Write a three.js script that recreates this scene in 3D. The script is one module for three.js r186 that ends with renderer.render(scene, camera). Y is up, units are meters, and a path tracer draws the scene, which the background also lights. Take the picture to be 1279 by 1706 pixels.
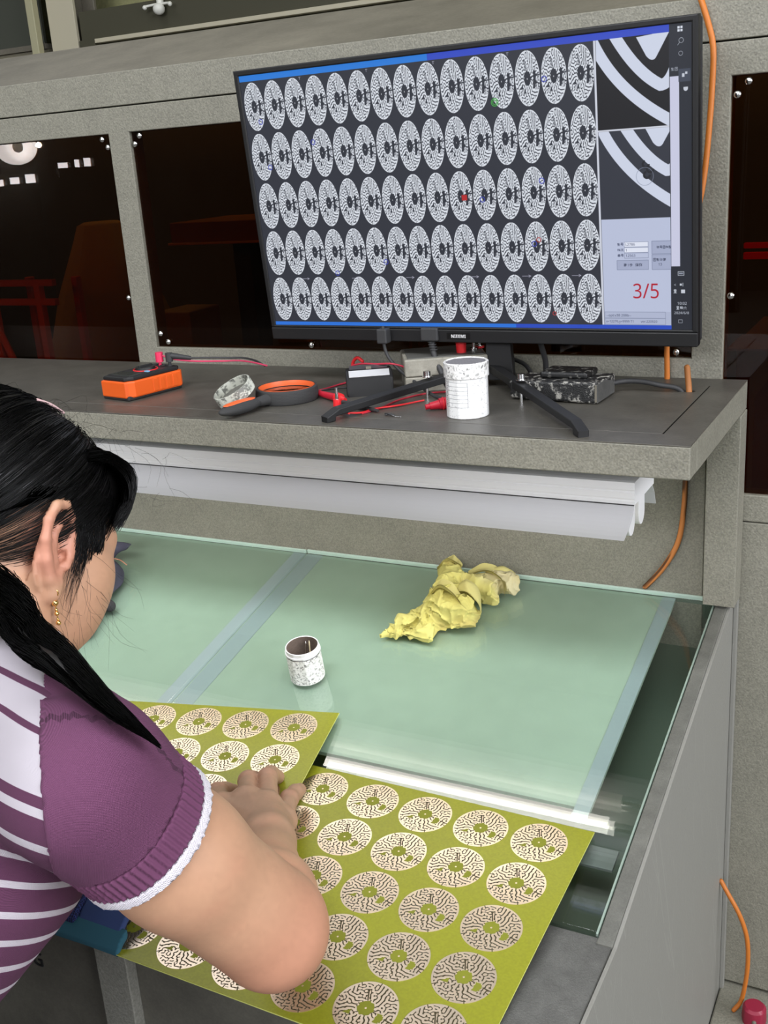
import * as THREE from 'three';
import { RoundedBoxGeometry } from 'three/addons/geometries/RoundedBoxGeometry.js';
import { mergeGeometries, mergeVertices, toCreasedNormals } from 'three/addons/utils/BufferGeometryUtils.js';
import { RectAreaLightUniformsLib } from 'three/addons/lights/RectAreaLightUniformsLib.js';

// ---------- camera, light, exposure ----------
const H = 1.42;                                  // eye height above the hall floor; geometry below is measured from the eye
const scene = new THREE.Scene();
const renderer = new THREE.WebGLRenderer({ antialias: true });
renderer.toneMapping = THREE.LinearToneMapping;
renderer.toneMappingExposure = 1.0;
renderer.shadowMap.enabled = true;
RectAreaLightUniformsLib.init();
const camera = new THREE.PerspectiveCamera(50.714, 1279 / 1706, 0.05, 60);
{
  const right = new THREE.Vector3(0.8877, -0.06613, -0.45565), up = new THREE.Vector3(-0.08617, 0.94828, -0.30551);
  const back = new THREE.Vector3().crossVectors(right, up).normalize();
  up.crossVectors(back, right).normalize();
  camera.matrixAutoUpdate = true;
  camera.quaternion.setFromRotationMatrix(new THREE.Matrix4().makeBasis(right.normalize(), up, back));
  camera.position.set(0, H, 0);
}
scene.background = new THREE.Color(0.55, 0.62, 0.7);
function areaLight(name, w, h, at, to, color, L) {
  const l = new THREE.RectAreaLight(color, L, w, h);
  l.name = name; l.position.set(at[0], at[1] + H, at[2]); scene.add(l); l.lookAt(to[0], to[1] + H, to[2]);
  return l;
}
const DAY = 0xf6f8ff;
// daylight: wide bay door on the right of the hall, roof light over and behind the camera
areaLight('bay_door_daylight', 3.6, 2.4, [4.24, 1.25, 0.6], [3.2, 1.25, 0.6], DAY, 9.0);
areaLight('added_front_fill', 8.0, 1.4, [-0.8, 2.3, 8.1], [-0.8, 1.2, 4.0], DAY, 13.0);  // unseen fill, added to brighten the faces turned to the camera
areaLight('roof_light_daylight', 5.0, 1.5, [-0.2, 3.38, 1.5], [-0.2, 2.4, 1.5], DAY, 9.0);
areaLight('added_back_fill', 2.8, 1.0, [-3.4, 3.38, -2.2], [-3.4, 2.4, -2.2], DAY, 4.0);  // unseen fill, added to light the hall and housing behind the panes

// the batten lamp under the shelf
areaLight('batten_lamp_light', 0.92, 0.016, [-0.785, -0.3765, -1.0300], [-0.785, -1.4, -1.0300], 0xfffaf0, 7.0);
// glow of the screen and added glow for the red rail inside the housing
areaLight('screen_glow', 0.531, 0.2987, [-0.5105, -0.0456, -1.1515], [-0.5365, -0.1356, -0.1565], 0xdfe6ff, 0.25);
areaLight('added_red_glow', 1.08, 0.024, [0.257, -0.166, -1.695], [0.257, -0.166, -1.0], 0xff1010, 0.5);

// ---------- helpers ----------
let seed = 12345;
const rnd = () => { seed = (seed + 0x6d2b79f5) | 0; let t = Math.imul(seed ^ (seed >>> 15), 1 | seed); t = (t + Math.imul(t ^ (t >>> 7), 61 | t)) ^ t; return ((t ^ (t >>> 14)) >>> 0) / 4294967296; };
const rr = (a, b) => a + (b - a) * rnd();
const V = (x, y, z) => new THREE.Vector3(x, y, z);
const clamp = (x, a = 0, b = 1) => Math.min(b, Math.max(a, x));
const lerp = (a, b, t) => a + (b - a) * t;
const smooth = (a, b, x) => { const t = clamp((x - a) / (b - a)); return t * t * (3 - 2 * t); };
const hash3 = (x, y, z) => { let h = Math.imul(x, 374761393) ^ Math.imul(y, 668265263) ^ Math.imul(z, 2147483647 ^ 1013904223); h = Math.imul(h ^ (h >>> 13), 1274126177); return ((h ^ (h >>> 16)) >>> 0) / 4294967296; };
function noise3(x, y, z) {
  const ix = Math.floor(x), iy = Math.floor(y), iz = Math.floor(z); let fx = x - ix, fy = y - iy, fz = z - iz;
  fx = fx * fx * (3 - 2 * fx); fy = fy * fy * (3 - 2 * fy); fz = fz * fz * (3 - 2 * fz);
  const g = (a, b, c) => hash3(ix + a, iy + b, iz + c);
  return lerp(lerp(lerp(g(0, 0, 0), g(1, 0, 0), fx), lerp(g(0, 1, 0), g(1, 1, 0), fx), fy), lerp(lerp(g(0, 0, 1), g(1, 0, 1), fx), lerp(g(0, 1, 1), g(1, 1, 1), fx), fy), fz) * 2 - 1;
}
const fbm = (x, y, z, n = 4) => { let s = 0, a = 0.5; for (let i = 0; i < n; i++) { s += a * noise3(x, y, z); x *= 2.03; y *= 2.01; z *= 2.02; a *= 0.5; } return s; };
const used = {};
const numbered = (n) => { const k = used[n] = (used[n] ?? -1) + 1; return k ? n + '_' + String(k).padStart(3, '0') : n; };
function tag(o, label, category, group, kind) {
  if (label) o.userData.label = label;
  if (category) o.userData.category = category;
  if (group) o.userData.group = group;
  if (kind) o.userData.kind = kind;
  return o;
}
// a thing: a Group at its base; geometry is given in eye coordinates and moved to the base (or is local when the base is the origin)
function thing(name, label, category, base = [0, 0, 0], group) {
  const o = new THREE.Group(); o.name = numbered(name); scene.add(o);
  o.position.set(base[0], base[1] + H, base[2]); o.base = base;
  return tag(o, label, category, group);
}
function structure(name, label, base = [0, 0, 0]) { const o = thing(name, null, null, base); o.userData.kind = 'structure'; if (label) o.userData.label = label; return o; }
function part(parent, name, geo, mat, label) {
  const m = new THREE.Mesh(geo, mat); m.name = name; m.castShadow = m.receiveShadow = true;
  let b = parent.base ?? [0, 0, 0];
  if (b[0] || b[1] || b[2]) geo.translate(-b[0], -b[1], -b[2]);
  m.base = b; parent.add(m);
  if (label) m.userData.label = label;
  return m;
}
const merge = (list) => mergeGeometries(list.map((g) => { const q = g.index ? g.toNonIndexed() : g; for (const k of Object.keys(q.attributes)) if (!['position', 'normal', 'uv'].includes(k)) q.deleteAttribute(k); return q; }));
function metricUV(geo, rot = 0) {
  const g = geo.index ? geo.toNonIndexed() : geo, p = g.attributes.position, n = g.attributes.normal, uv = new Float32Array(p.count * 2);
  for (let i = 0; i < p.count; i += 3) {
    let ax = 0, ay = 0, az = 0;
    for (let k = 0; k < 3; k++) { ax += Math.abs(n.getX(i + k)); ay += Math.abs(n.getY(i + k)); az += Math.abs(n.getZ(i + k)); }
    for (let k = 0; k < 3; k++) {
      const x = p.getX(i + k), y = p.getY(i + k), z = p.getZ(i + k);
      let u, v; if (ax > ay && ax > az) { u = z; v = y; } else if (ay > az) { u = x; v = z; } else { u = x; v = y; }
      uv[(i + k) * 2] = u; uv[(i + k) * 2 + 1] = v;
    }
  }
  g.setAttribute('uv', new THREE.BufferAttribute(uv, 2)); return g;
}
// bevelled box from corner to corner
function box(x0, y0, z0, x1, y1, z1, r = 0.0015, seg = 2) {
  const w = Math.abs(x1 - x0), h = Math.abs(y1 - y0), d = Math.abs(z1 - z0), rad = Math.min(r, w / 2.05, h / 2.05, d / 2.05);
  const g = new RoundedBoxGeometry(w, h, d, seg, rad); g.translate((x0 + x1) / 2, (y0 + y1) / 2, (z0 + z1) / 2);
  return metricUV(g);
}
const cbox = (w, h, d, r = 0.001, seg = 2) => box(-w / 2, -h / 2, -d / 2, w / 2, h / 2, d / 2, r, seg);
// prism from an outline in (a,b) extruded along c; place maps (a,b,c) to (x,y,z)
function prism(outline, depth, bevel = 0.001, holes = []) {
  const s = new THREE.Shape(outline.map(([a, b]) => new THREE.Vector2(a, b)));
  for (const h of holes) s.holes.push(new THREE.Path(h.map(([a, b]) => new THREE.Vector2(a, b))));
  const g = new THREE.ExtrudeGeometry(s, { depth: depth - 2 * bevel, bevelEnabled: bevel > 0, bevelThickness: bevel, bevelSize: bevel, bevelOffset: -bevel, bevelSegments: 2, curveSegments: 10 });
  g.translate(0, 0, bevel); return metricUV(g);
}
const curveOf = (pts) => new THREE.CatmullRomCurve3(pts.map((p) => V(...p)), false, 'centripetal');
function tube(pts, r, seg = 40, sides = 8) {
  const c = curveOf(pts), g = [new THREE.TubeGeometry(c, seg, r, sides, false)];
  for (const t of [0, 1]) { const s = new THREE.SphereGeometry(r, sides, 6); const p = c.getPoint(t); s.translate(p.x, p.y, p.z); g.push(s); }
  return merge(g);
}
function lathe(profile, seg = 48) { return new THREE.LatheGeometry(profile.map(([r, y]) => new THREE.Vector2(r, y)), seg); }
function cyl(r0, r1, a, b, seg = 20) {   // capped cylinder from point a to point b
  const A = V(...a), B = V(...b), d = B.clone().sub(A), g = new THREE.CylinderGeometry(r1, r0, d.length(), seg);
  g.applyQuaternion(new THREE.Quaternion().setFromUnitVectors(V(0, 1, 0), d.clone().normalize()));
  g.translate((A.x + B.x) / 2, (A.y + B.y) / 2, (A.z + B.z) / 2); return g;
}
function creased(g, angle = 0.6) { return toCreasedNormals(g.index ? g.toNonIndexed() : g, angle); }
// surface nets over a signed distance function; colour per vertex when asked
function surfaceNets(sdf, lo, hi, cell, color) {
  const n = [0, 1, 2].map((i) => Math.ceil((hi[i] - lo[i]) / cell) + 1), [nx, ny, nz] = n, f = new Float32Array(nx * ny * nz);
  const at = (i, j, k) => i + nx * (j + ny * k);
  for (let k = 0; k < nz; k++) for (let j = 0; j < ny; j++) for (let i = 0; i < nx; i++) f[at(i, j, k)] = sdf(lo[0] + i * cell, lo[1] + j * cell, lo[2] + k * cell);
  const idx = new Int32Array(nx * ny * nz).fill(-1), pos = [], ind = [];
  const E = [[0, 1], [2, 3], [4, 5], [6, 7], [0, 2], [1, 3], [4, 6], [5, 7], [0, 4], [1, 5], [2, 6], [3, 7]];
  for (let k = 0; k < nz - 1; k++) for (let j = 0; j < ny - 1; j++) for (let i = 0; i < nx - 1; i++) {
    const v = []; let m = 0;
    for (let c = 0; c < 8; c++) { const q = f[at(i + (c & 1), j + ((c >> 1) & 1), k + (c >> 2))]; v.push(q); if (q < 0) m |= 1 << c; }
    if (m === 0 || m === 255) continue;
    let x = 0, y = 0, z = 0, cnt = 0;
    for (const [a, b] of E) if ((v[a] < 0) !== (v[b] < 0)) {
      const t = v[a] / (v[a] - v[b]);
      x += lerp(a & 1, b & 1, t); y += lerp((a >> 1) & 1, (b >> 1) & 1, t); z += lerp(a >> 2, b >> 2, t); cnt++;
    }
    idx[at(i, j, k)] = pos.length / 3;
    pos.push(lo[0] + (i + x / cnt) * cell, lo[1] + (j + y / cnt) * cell, lo[2] + (k + z / cnt) * cell);
  }
  const quad = (a, b, c, d, flip) => { if (a < 0 || b < 0 || c < 0 || d < 0) return; if (flip) ind.push(a, c, b, a, d, c); else ind.push(a, b, c, a, c, d); };
  for (let k = 1; k < nz - 1; k++) for (let j = 1; j < ny - 1; j++) for (let i = 1; i < nx - 1; i++) {
    const s = f[at(i, j, k)] < 0;
    if (s !== f[at(i + 1, j, k)] < 0) quad(idx[at(i, j - 1, k - 1)], idx[at(i, j, k - 1)], idx[at(i, j, k)], idx[at(i, j - 1, k)], !s);
    if (s !== f[at(i, j + 1, k)] < 0) quad(idx[at(i - 1, j, k - 1)], idx[at(i - 1, j, k)], idx[at(i, j, k)], idx[at(i, j, k - 1)], !s);
    if (s !== f[at(i, j, k + 1)] < 0) quad(idx[at(i - 1, j - 1, k)], idx[at(i, j - 1, k)], idx[at(i, j, k)], idx[at(i - 1, j, k)], !s);
  }
  const N = new Float32Array(pos.length), e = cell * 0.5;
  for (let i = 0; i < pos.length; i += 3) {
    const [x, y, z] = [pos[i], pos[i + 1], pos[i + 2]];
    let a = sdf(x + e, y, z) - sdf(x - e, y, z), b = sdf(x, y + e, z) - sdf(x, y - e, z), c = sdf(x, y, z + e) - sdf(x, y, z - e); const l = Math.hypot(a, b, c) || 1;
    N[i] = a / l; N[i + 1] = b / l; N[i + 2] = c / l;
  }
  const g = new THREE.BufferGeometry();
  g.setAttribute('position', new THREE.BufferAttribute(new Float32Array(pos), 3)); g.setAttribute('normal', new THREE.BufferAttribute(N, 3));
  g.setIndex(pos.length / 3 > 65535 ? new THREE.BufferAttribute(new Uint32Array(ind), 1) : new THREE.BufferAttribute(new Uint16Array(ind), 1));
  if (color) { const C = new Float32Array(pos.length); for (let i = 0; i < pos.length; i += 3) { const q = color(pos[i], pos[i + 1], pos[i + 2], N[i], N[i + 1], N[i + 2]); C[i] = q[0]; C[i + 1] = q[1]; C[i + 2] = q[2]; } g.setAttribute('color', new THREE.BufferAttribute(C, 3)); }
  return g;
}
// distance helpers
const smin = (a, b, k) => { const h = Math.max(k - Math.abs(a - b), 0) / k; return Math.min(a, b) - h * h * k * 0.25; };
function capsule(x, y, z, a, b, ra, rb) {
  const bx = b[0] - a[0], by = b[1] - a[1], bz = b[2] - a[2], px = x - a[0], py = y - a[1], pz = z - a[2];
  const t = clamp((px * bx + py * by + pz * bz) / (bx * bx + by * by + bz * bz));
  return Math.hypot(px - bx * t, py - by * t, pz - bz * t) - lerp(ra, rb, t);
}

// ---------- textures ----------
function dataTex(size, fn, srgb, h = size) {   // fn(u, v) -> [r, g, b] or number, 0..1
  const d = new Uint8Array(size * h * 4);
  for (let y = 0; y < h; y++) for (let x = 0; x < size; x++) { const q = fn((x + 0.5) / size, (y + 0.5) / h, x, y), o = (y * size + x) * 4; for (let c = 0; c < 3; c++) d[o + c] = clamp(q.length ? q[c] : q) * 255; d[o + 3] = 255; }
  const t = new THREE.DataTexture(d, size, h); t.wrapS = t.wrapT = THREE.RepeatWrapping; t.magFilter = t.minFilter = THREE.LinearFilter; t.needsUpdate = true;
  if (srgb) t.colorSpace = THREE.SRGBColorSpace;
  return t;
}
// noise that repeats over n cells
function tileNoise(u, v, n, s = 0) { const x = u * n, y = v * n, ix = Math.floor(x), iy = Math.floor(y); let fx = x - ix, fy = y - iy; fx = fx * fx * (3 - 2 * fx); fy = fy * fy * (3 - 2 * fy); const g = (a, b) => hash3((ix + a) % n, (iy + b) % n, s); return lerp(lerp(g(0, 0), g(1, 0), fx), lerp(g(0, 1), g(1, 1), fx), fy); }
const rep = (t, per) => { const c = t.clone(); c.repeat.set(1 / per, 1 / per); c.needsUpdate = true; return c; };
const speckBump = dataTex(512, (u, v) => 0.5 * tileNoise(u, v, 128, 1) + 0.3 * tileNoise(u, v, 256, 2) + 0.2 * tileNoise(u, v, 40, 3));
const speckColor = dataTex(512, (u, v) => { const a = tileNoise(u, v, 170, 4), b = tileNoise(u, v, 9, 5), c = tileNoise(u, v, 256, 6); const k = 0.80 + 0.17 * a + 0.05 * (b - 0.5) + 0.05 * c; return [k, k, k]; }, true);
const wearColor = dataTex(1024, (u, v) => { const a = tileNoise(u, v, 6, 7), b = tileNoise(u, v, 23, 8), c = tileNoise(u, v, 300, 9), e = tileNoise(u, v * 1, 90, 10); let k = 0.72 + 0.2 * (0.5 * a + 0.5 * b) + 0.08 * c + 0.05 * e; return [k, k, k]; }, true);
const wearRough = dataTex(512, (u, v) => 0.35 + 0.4 * tileNoise(u, v, 7, 11) * tileNoise(u, v, 31, 12) + 0.12 * tileNoise(u, v, 120, 13));
const std = (o) => new THREE.MeshStandardMaterial(o), phys = (o) => new THREE.MeshPhysicalMaterial(o);
const lin = (r, g, b) => new THREE.Color().setRGB(r, g, b);
const M = {};
M.steel = std({ color: lin(0.275, 0.265, 0.212), map: rep(speckColor, 0.22), bumpMap: rep(speckBump, 0.22), bumpScale: 0.0005, roughness: 0.55 });
M.steelShaded = std({ color: lin(0.11, 0.102, 0.085), map: rep(wearColor, 0.4), roughness: 0.42, roughnessMap: null, bumpMap: rep(speckBump, 0.3), bumpScale: 0.00012 });  // for the shelf top: its shade is set into the steel colour
M.steelSmooth = std({ color: lin(0.20, 0.182, 0.142), roughness: 0.5, map: rep(wearColor, 0.9) });
M.black = std({ color: lin(0.007, 0.007, 0.0075), roughness: 0.58 });
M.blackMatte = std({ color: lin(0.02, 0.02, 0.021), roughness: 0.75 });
M.rubber = std({ color: lin(0.03, 0.03, 0.031), roughness: 0.6 });
M.whitePaint = std({ color: lin(0.80, 0.80, 0.80), roughness: 0.4 });
M.chrome = std({ color: lin(0.8, 0.8, 0.79), roughness: 0.22, metalness: 1 });
M.orangeCable = std({ color: lin(0.52, 0.155, 0.018), roughness: 0.5 });
M.red = std({ color: lin(0.72, 0.02, 0.025), roughness: 0.4 });

// ---------- the hall ----------
const concrete = std({ color: lin(0.10, 0.098, 0.088), map: rep(wearColor, 2.5), roughness: 0.8 });
const wallDark = std({ color: lin(0.10, 0.10, 0.085), roughness: 0.9, map: rep(wearColor, 3) });
const khaki = std({ color: lin(0.34, 0.335, 0.16), roughness: 0.8, map: rep(wearColor, 2) });
const khakiDark = std({ color: lin(0.055, 0.052, 0.03), roughness: 0.7 });
const FL = -H, CE = 3.6;
part(structure('floor', 'grey concrete factory floor', [-1, FL, 1]), 'slab', box(-8, FL - 0.2, -6, 5.2, FL, 8.4), concrete);
{ // ceiling with a roof-light pane and an added fill pane at the back
  const c = structure('ceiling', 'dark khaki sheet roof with a long daylight pane and an added fill pane', [-1, CE, 1]);
  part(c, 'roof_sheet', prism([[-8, -6], [5.2, -6], [5.2, 8.4], [-8, 8.4]], 0.2, 0, [[[-2.7, 0.75], [2.3, 0.75], [2.3, 2.25], [-2.7, 2.25]], [[-4.8, -2.7], [-2.0, -2.7], [-2.0, -1.7], [-4.8, -1.7]]]).rotateX(Math.PI / 2).translate(0, CE + 0.2, 0), khaki);
  const glow = std({ color: 0xffffff, emissive: DAY, emissiveIntensity: 0.9, roughness: 0.6 });
  part(c, 'roof_pane', box(-2.7, CE + 0.02, 0.75, 2.3, CE + 0.04, 2.25), glow); part(c, 'roof_pane', box(-4.8, CE + 0.02, -2.7, -2.0, CE + 0.04, -1.7), glow);
}
const doorGlow = std({ color: 0xffffff, emissive: DAY, emissiveIntensity: 0.9, roughness: 0.6 });
{
  const w = structure('wall_right', 'hall wall with a wide daylit window', [4.4, FL, 1]);
  part(w, 'wall_sheet', prism([[-6, FL], [8.4, FL], [8.4, CE], [-6, CE]], 0.2, 0, [[[-1.2, 0.05], [2.4, 0.05], [2.4, 2.45], [-1.2, 2.45]]]).rotateY(-Math.PI / 2).translate(4.5, 0, 0), wallDark);
  part(w, 'lit_pane', box(4.36, 0.05, -1.2, 4.38, 2.45, 2.4), doorGlow);
}
{
  const w = structure('wall_left', 'dark hall wall with a row of small high windows', [-7, FL, 1]);
  const open = [[4.05, 4.272, -0.01, 0.04], [4.305, 4.45, 0.0, 0.052], [4.48, 4.635, 0.0, 0.07], [4.86, 4.885, 0.03, 0.115], [4.886, 5.05, 0.105, 0.15], [5.095, 5.20, 0.105, 0.170], [5.215, 5.35, 0.107, 0.18]];
  const hs = open.map(([a, b, c, d]) => [[a, c], [b, c], [b, d], [a, d]]);
  part(w, 'wall_sheet', prism([[-6, FL], [8.4, FL], [8.4, CE], [-6, CE]], 0.2, 0, hs).rotateY(-Math.PI / 2).translate(-7, 0, 0), wallDark);
  const slit = std({ color: 0xffffff, emissive: DAY, emissiveIntensity: 26, roughness: 0.6 }); for (const [a, b, c, d] of open) part(w, 'lit_pane', box(-7.06, c, a, -7.04, d, b), slit);
}
{
  const w = structure('wall_front', 'dark hall wall behind the camera with an added band of lit panes', [-1, FL, 8.3]);
  part(w, 'wall_sheet', prism([[-8, FL], [5.2, FL], [5.2, CE], [-8, CE]], 0.2, 0, [[[-4.8, 1.6], [3.2, 1.6], [3.2, 3.0], [-4.8, 3.0]]]).translate(0, 0, 8.2), wallDark);
  for (let i = 0; i < 5; i++) part(w, 'lit_pane', box(-4.8 + i * 1.6 + 0.03, 1.6, 8.26, -4.8 + (i + 1) * 1.6 - 0.03, 3.0, 8.28), doorGlow);  // added glowing panes that go with the front fill
}
{
  const w = structure('wall_back', 'khaki sheet wall beyond the machine', [-1, FL, -5]);
  part(w, 'wall_sheet', box(-8, FL, -5.2, 5.2, CE, -5), khaki);
}
{ // steel column, duct, glazed panel and the small light beyond the machine
  const pc = thing('steel_column', 'pale grey steel column beyond the machine, at the top left', 'column', [-4.17, FL, -4.6]);
  part(pc, 'flange', box(-4.235, FL, -4.62, -4.06, CE, -4.6, 0.003), std({ color: lin(0.50, 0.46, 0.34), roughness: 0.6 })); part(pc, 'web', box(-4.155, FL, -4.76, -4.14, CE, -4.62, 0.003), M.steelSmooth); part(pc, 'flange', box(-4.235, FL, -4.78, -4.06, CE, -4.76, 0.003), M.steelSmooth);
  const lp = thing('light_strip_post', 'thin cream post standing left of the steel column', 'post', [-4.29, FL, -4.55]);
  part(lp, 'post', box(-4.31, FL, -4.57, -4.262, CE, -4.53, 0.004), std({ color: lin(0.4, 0.38, 0.24), roughness: 0.6 }));
  const d = thing('duct', 'dark brown square duct running above the machine', 'duct', [-1.5, 0.70, -4.62]);
  part(d, 'duct_body', box(-4.05, 0.665, -4.9, 1.5, 0.80, -4.62, 0.004), khakiDark);
  part(d, 'bottom_lip', box(-3.95, 0.645, -4.64, 1.5, 0.665, -4.60, 0.002), std({ color: lin(0.50, 0.46, 0.34), roughness: 0.6 }), 'pale bottom lip of the duct');
  part(d, 'end_bracket', box(-4.05, 0.62, -4.66, -3.95, 0.665, -4.60, 0.002), khakiDark);
  const s = thing('wall_panel_ledge', 'khaki sheet panel under the dark duct', 'panel', [-1.5, 0.3, -4.7]);
  part(s, 'panel', box(-4.0, 0.2, -4.74, 1.5, 0.66, -4.7, 0.003), std({ color: lin(0.2, 0.185, 0.12), roughness: 0.7 }));
  const gp = thing('glazed_partition', 'dim glazed partition left of the column at the top left', 'partition', [-4.8, FL, -4.66]);
  part(gp, 'pane', box(-5.6, 0.68, -4.67, -4.33, 2.4, -4.65, 0.001), std({ color: lin(0.07, 0.075, 0.06), roughness: 0.25 }));
  part(gp, 'sill', box(-5.6, 0.655, -4.68, -4.30, 0.682, -4.62, 0.002), M.steelSmooth); part(gp, 'lower_panel', box(-5.6, FL, -4.68, -4.30, 0.655, -4.64, 0.002), std({ color: lin(0.22, 0.2, 0.14), roughness: 0.7 }));
  const e = thing('twin_spot_light', 'small white twin-headed lamp fixed to the dark duct', 'lamp', [-3.515, 0.75, -4.6]);
  const ep = std({ color: lin(0.75, 0.75, 0.68), roughness: 0.3 });
  const dome = new THREE.SphereGeometry(0.03, 20, 14); dome.scale(1, 0.9, 0.9); dome.translate(-3.515, 0.752, -4.585); part(e, 'body', merge([dome, cyl(0.016, 0.02, [-3.515, 0.76, -4.6], [-3.515, 0.84, -4.6])]), ep);
  for (const sx of [-1, 1]) { const h = new THREE.SphereGeometry(0.011, 14, 10); h.translate(-3.515 + sx * 0.076, 0.765, -4.575); part(e, 'lamp_head', merge([h, cyl(0.006, 0.006, [-3.515, 0.775, -4.59], [-3.515 + sx * 0.076, 0.77, -4.58], 8)]), ep); }
}
{ // round ring lamp on the far side of the hall, mirrored in the left pane
  const p = [-6.90, 0.285, 4.33], f = thing('ring_lamp', 'round white ring lamp seen mirrored in the leftmost dark pane', 'lamp', p);
  part(f, 'ring', new THREE.TorusGeometry(0.125, 0.068, 16, 48).scale(1.1, 0.72, 1).rotateY(Math.PI / 2).translate(...p), std({ color: lin(0.85, 0.85, 0.85), roughness: 0.5, emissive: 0xffffff, emissiveIntensity: 18 }));
  part(f, 'hub', cyl(0.06, 0.06, [p[0] - 0.08, p[1], p[2]], [p[0] + 0.02, p[1], p[2]]), M.steelSmooth); part(f, 'mount', cyl(0.03, 0.03, [-7.0, p[1], p[2]], [p[0] - 0.07, p[1], p[2]]), M.steelSmooth);
  const l = new THREE.PointLight(0xffffff, 2.0); l.name = 'ring_lamp_light'; l.position.set(p[0] + 0.25, p[1] + H, p[2]); l.castShadow = true; scene.add(l);
}

// ---------- the machine ----------
const ZB = -1.28, Y0 = -0.2705;
const machine = thing('machine_housing', 'grey speckled steel machine housing with dark windows behind the shelf', 'machine', [-0.8, FL, -1.5]);
{
  const W1 = [[-2.2, -0.45], [-1.0978, -0.45], [-1.0978, 0.0590], [-2.2, 0.0590]], W2 = [[-1.0605, -0.2470], [-0.2693, -0.2470], [-0.2693, 0.0594], [-1.0605, 0.0594]], W3 = [[-0.2335, -0.4090], [0.9, -0.4090], [0.9, 0.0594], [-0.2335, 0.0594]];
  part(machine, 'window_frame', prism([[-2.3, -0.4425], [1.0, -0.4425], [1.0, 0.0938], [-2.3, 0.0938]].map(([a, b], i) => [a, i < 2 ? -0.4425 : b]), 0.03, 0.0012, [[[-2.2, -0.43], [-1.0978, -0.43], [-1.0978, 0.0590], [-2.2, 0.0590]], W2, [[-0.2335, -0.4090], [0.9, -0.4090], [0.9, 0.0594], [-0.2335, 0.0594]]]).translate(0, 0, ZB - 0.03), M.steel);
  part(machine, 'upper_beam', box(-2.3, 0.0955, ZB - 0.12, 1.0, 0.1395, ZB, 0.0012), M.steel);
  part(machine, 'sloped_hood', prism([[-1.281, 0.1395], [-1.56, 0.2150], [-1.62, 0.2150], [-1.62, 0.1395]], 3.3, 0.001).rotateY(-Math.PI / 2).translate(1.0, 0, 0), M.steelSmooth);
  part(machine, 'lower_panel', box(-2.3, -1.12, ZB - 0.03, 1.0, -0.4440, ZB, 0.0012), M.steel);
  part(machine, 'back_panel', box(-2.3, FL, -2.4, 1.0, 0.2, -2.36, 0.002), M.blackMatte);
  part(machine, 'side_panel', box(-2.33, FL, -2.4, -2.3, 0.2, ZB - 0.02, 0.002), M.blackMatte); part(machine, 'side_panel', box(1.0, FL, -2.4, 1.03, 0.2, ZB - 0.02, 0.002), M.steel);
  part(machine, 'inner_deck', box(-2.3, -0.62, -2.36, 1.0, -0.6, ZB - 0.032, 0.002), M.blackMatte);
  part(machine, 'base_plinth', box(-2.3, FL, ZB - 0.5, 1.0, -1.126, ZB - 0.031, 0.003), M.steel); part(machine, 'base_plinth', box(-0.2085, FL, ZB - 0.030, 1.0, -1.126, ZB + 0.12, 0.003), M.steel);
  const paneM = phys({ color: lin(0.46, 0.28, 0.13), transmission: 1, thickness: 0, roughness: 0.006, ior: 1.45, specularIntensity: 0.55 });
  const bolt = (g, x, y) => { const s = new THREE.SphereGeometry(0.0042, 14, 8, 0, Math.PI * 2, 0, Math.PI / 2).scale(1, 0.75, 1).rotateX(Math.PI / 2).translate(x, y, ZB - 0.0035); part(g, 'bolt', s, M.chrome); part(g, 'washer', cyl(0.0034, 0.0034, [x, y, ZB - 0.006], [x, y, ZB - 0.003], 12), M.chrome); };
  const pane = (x0, y0, x1, y1, bolts) => { const p = part(machine, 'dark_window', box(x0, y0, ZB - 0.0095, x1, y1, ZB - 0.0055, 0.0005), paneM, 'dark smoked window pane held by dome bolts'); for (const [x, y] of bolts) bolt(p, x, y); };
  pane(-2.205, -0.428, -1.0985, 0.0584, [[-1.1132, 0.0525], [-1.1045, 0.0412], [-1.1045, -0.1737], [-2.19, 0.05]]);
  pane(-1.0598, -0.2464, -0.2700, 0.0588, [[-1.0444, 0.0532], [-1.0545, 0.0425], [-1.0526, -0.2270], [-1.0400, -0.2390], [-0.7904, -0.2400], [-0.2769, -0.2271], [-0.2875, -0.2400], [-0.2769, 0.0425]]);
  pane(-0.2328, -0.4084, 0.901, 0.0588, [[-0.2160, 0.0526], [-0.2271, 0.0400], [-0.2271, -0.1745], [-0.2271, -0.395]]);
}
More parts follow.
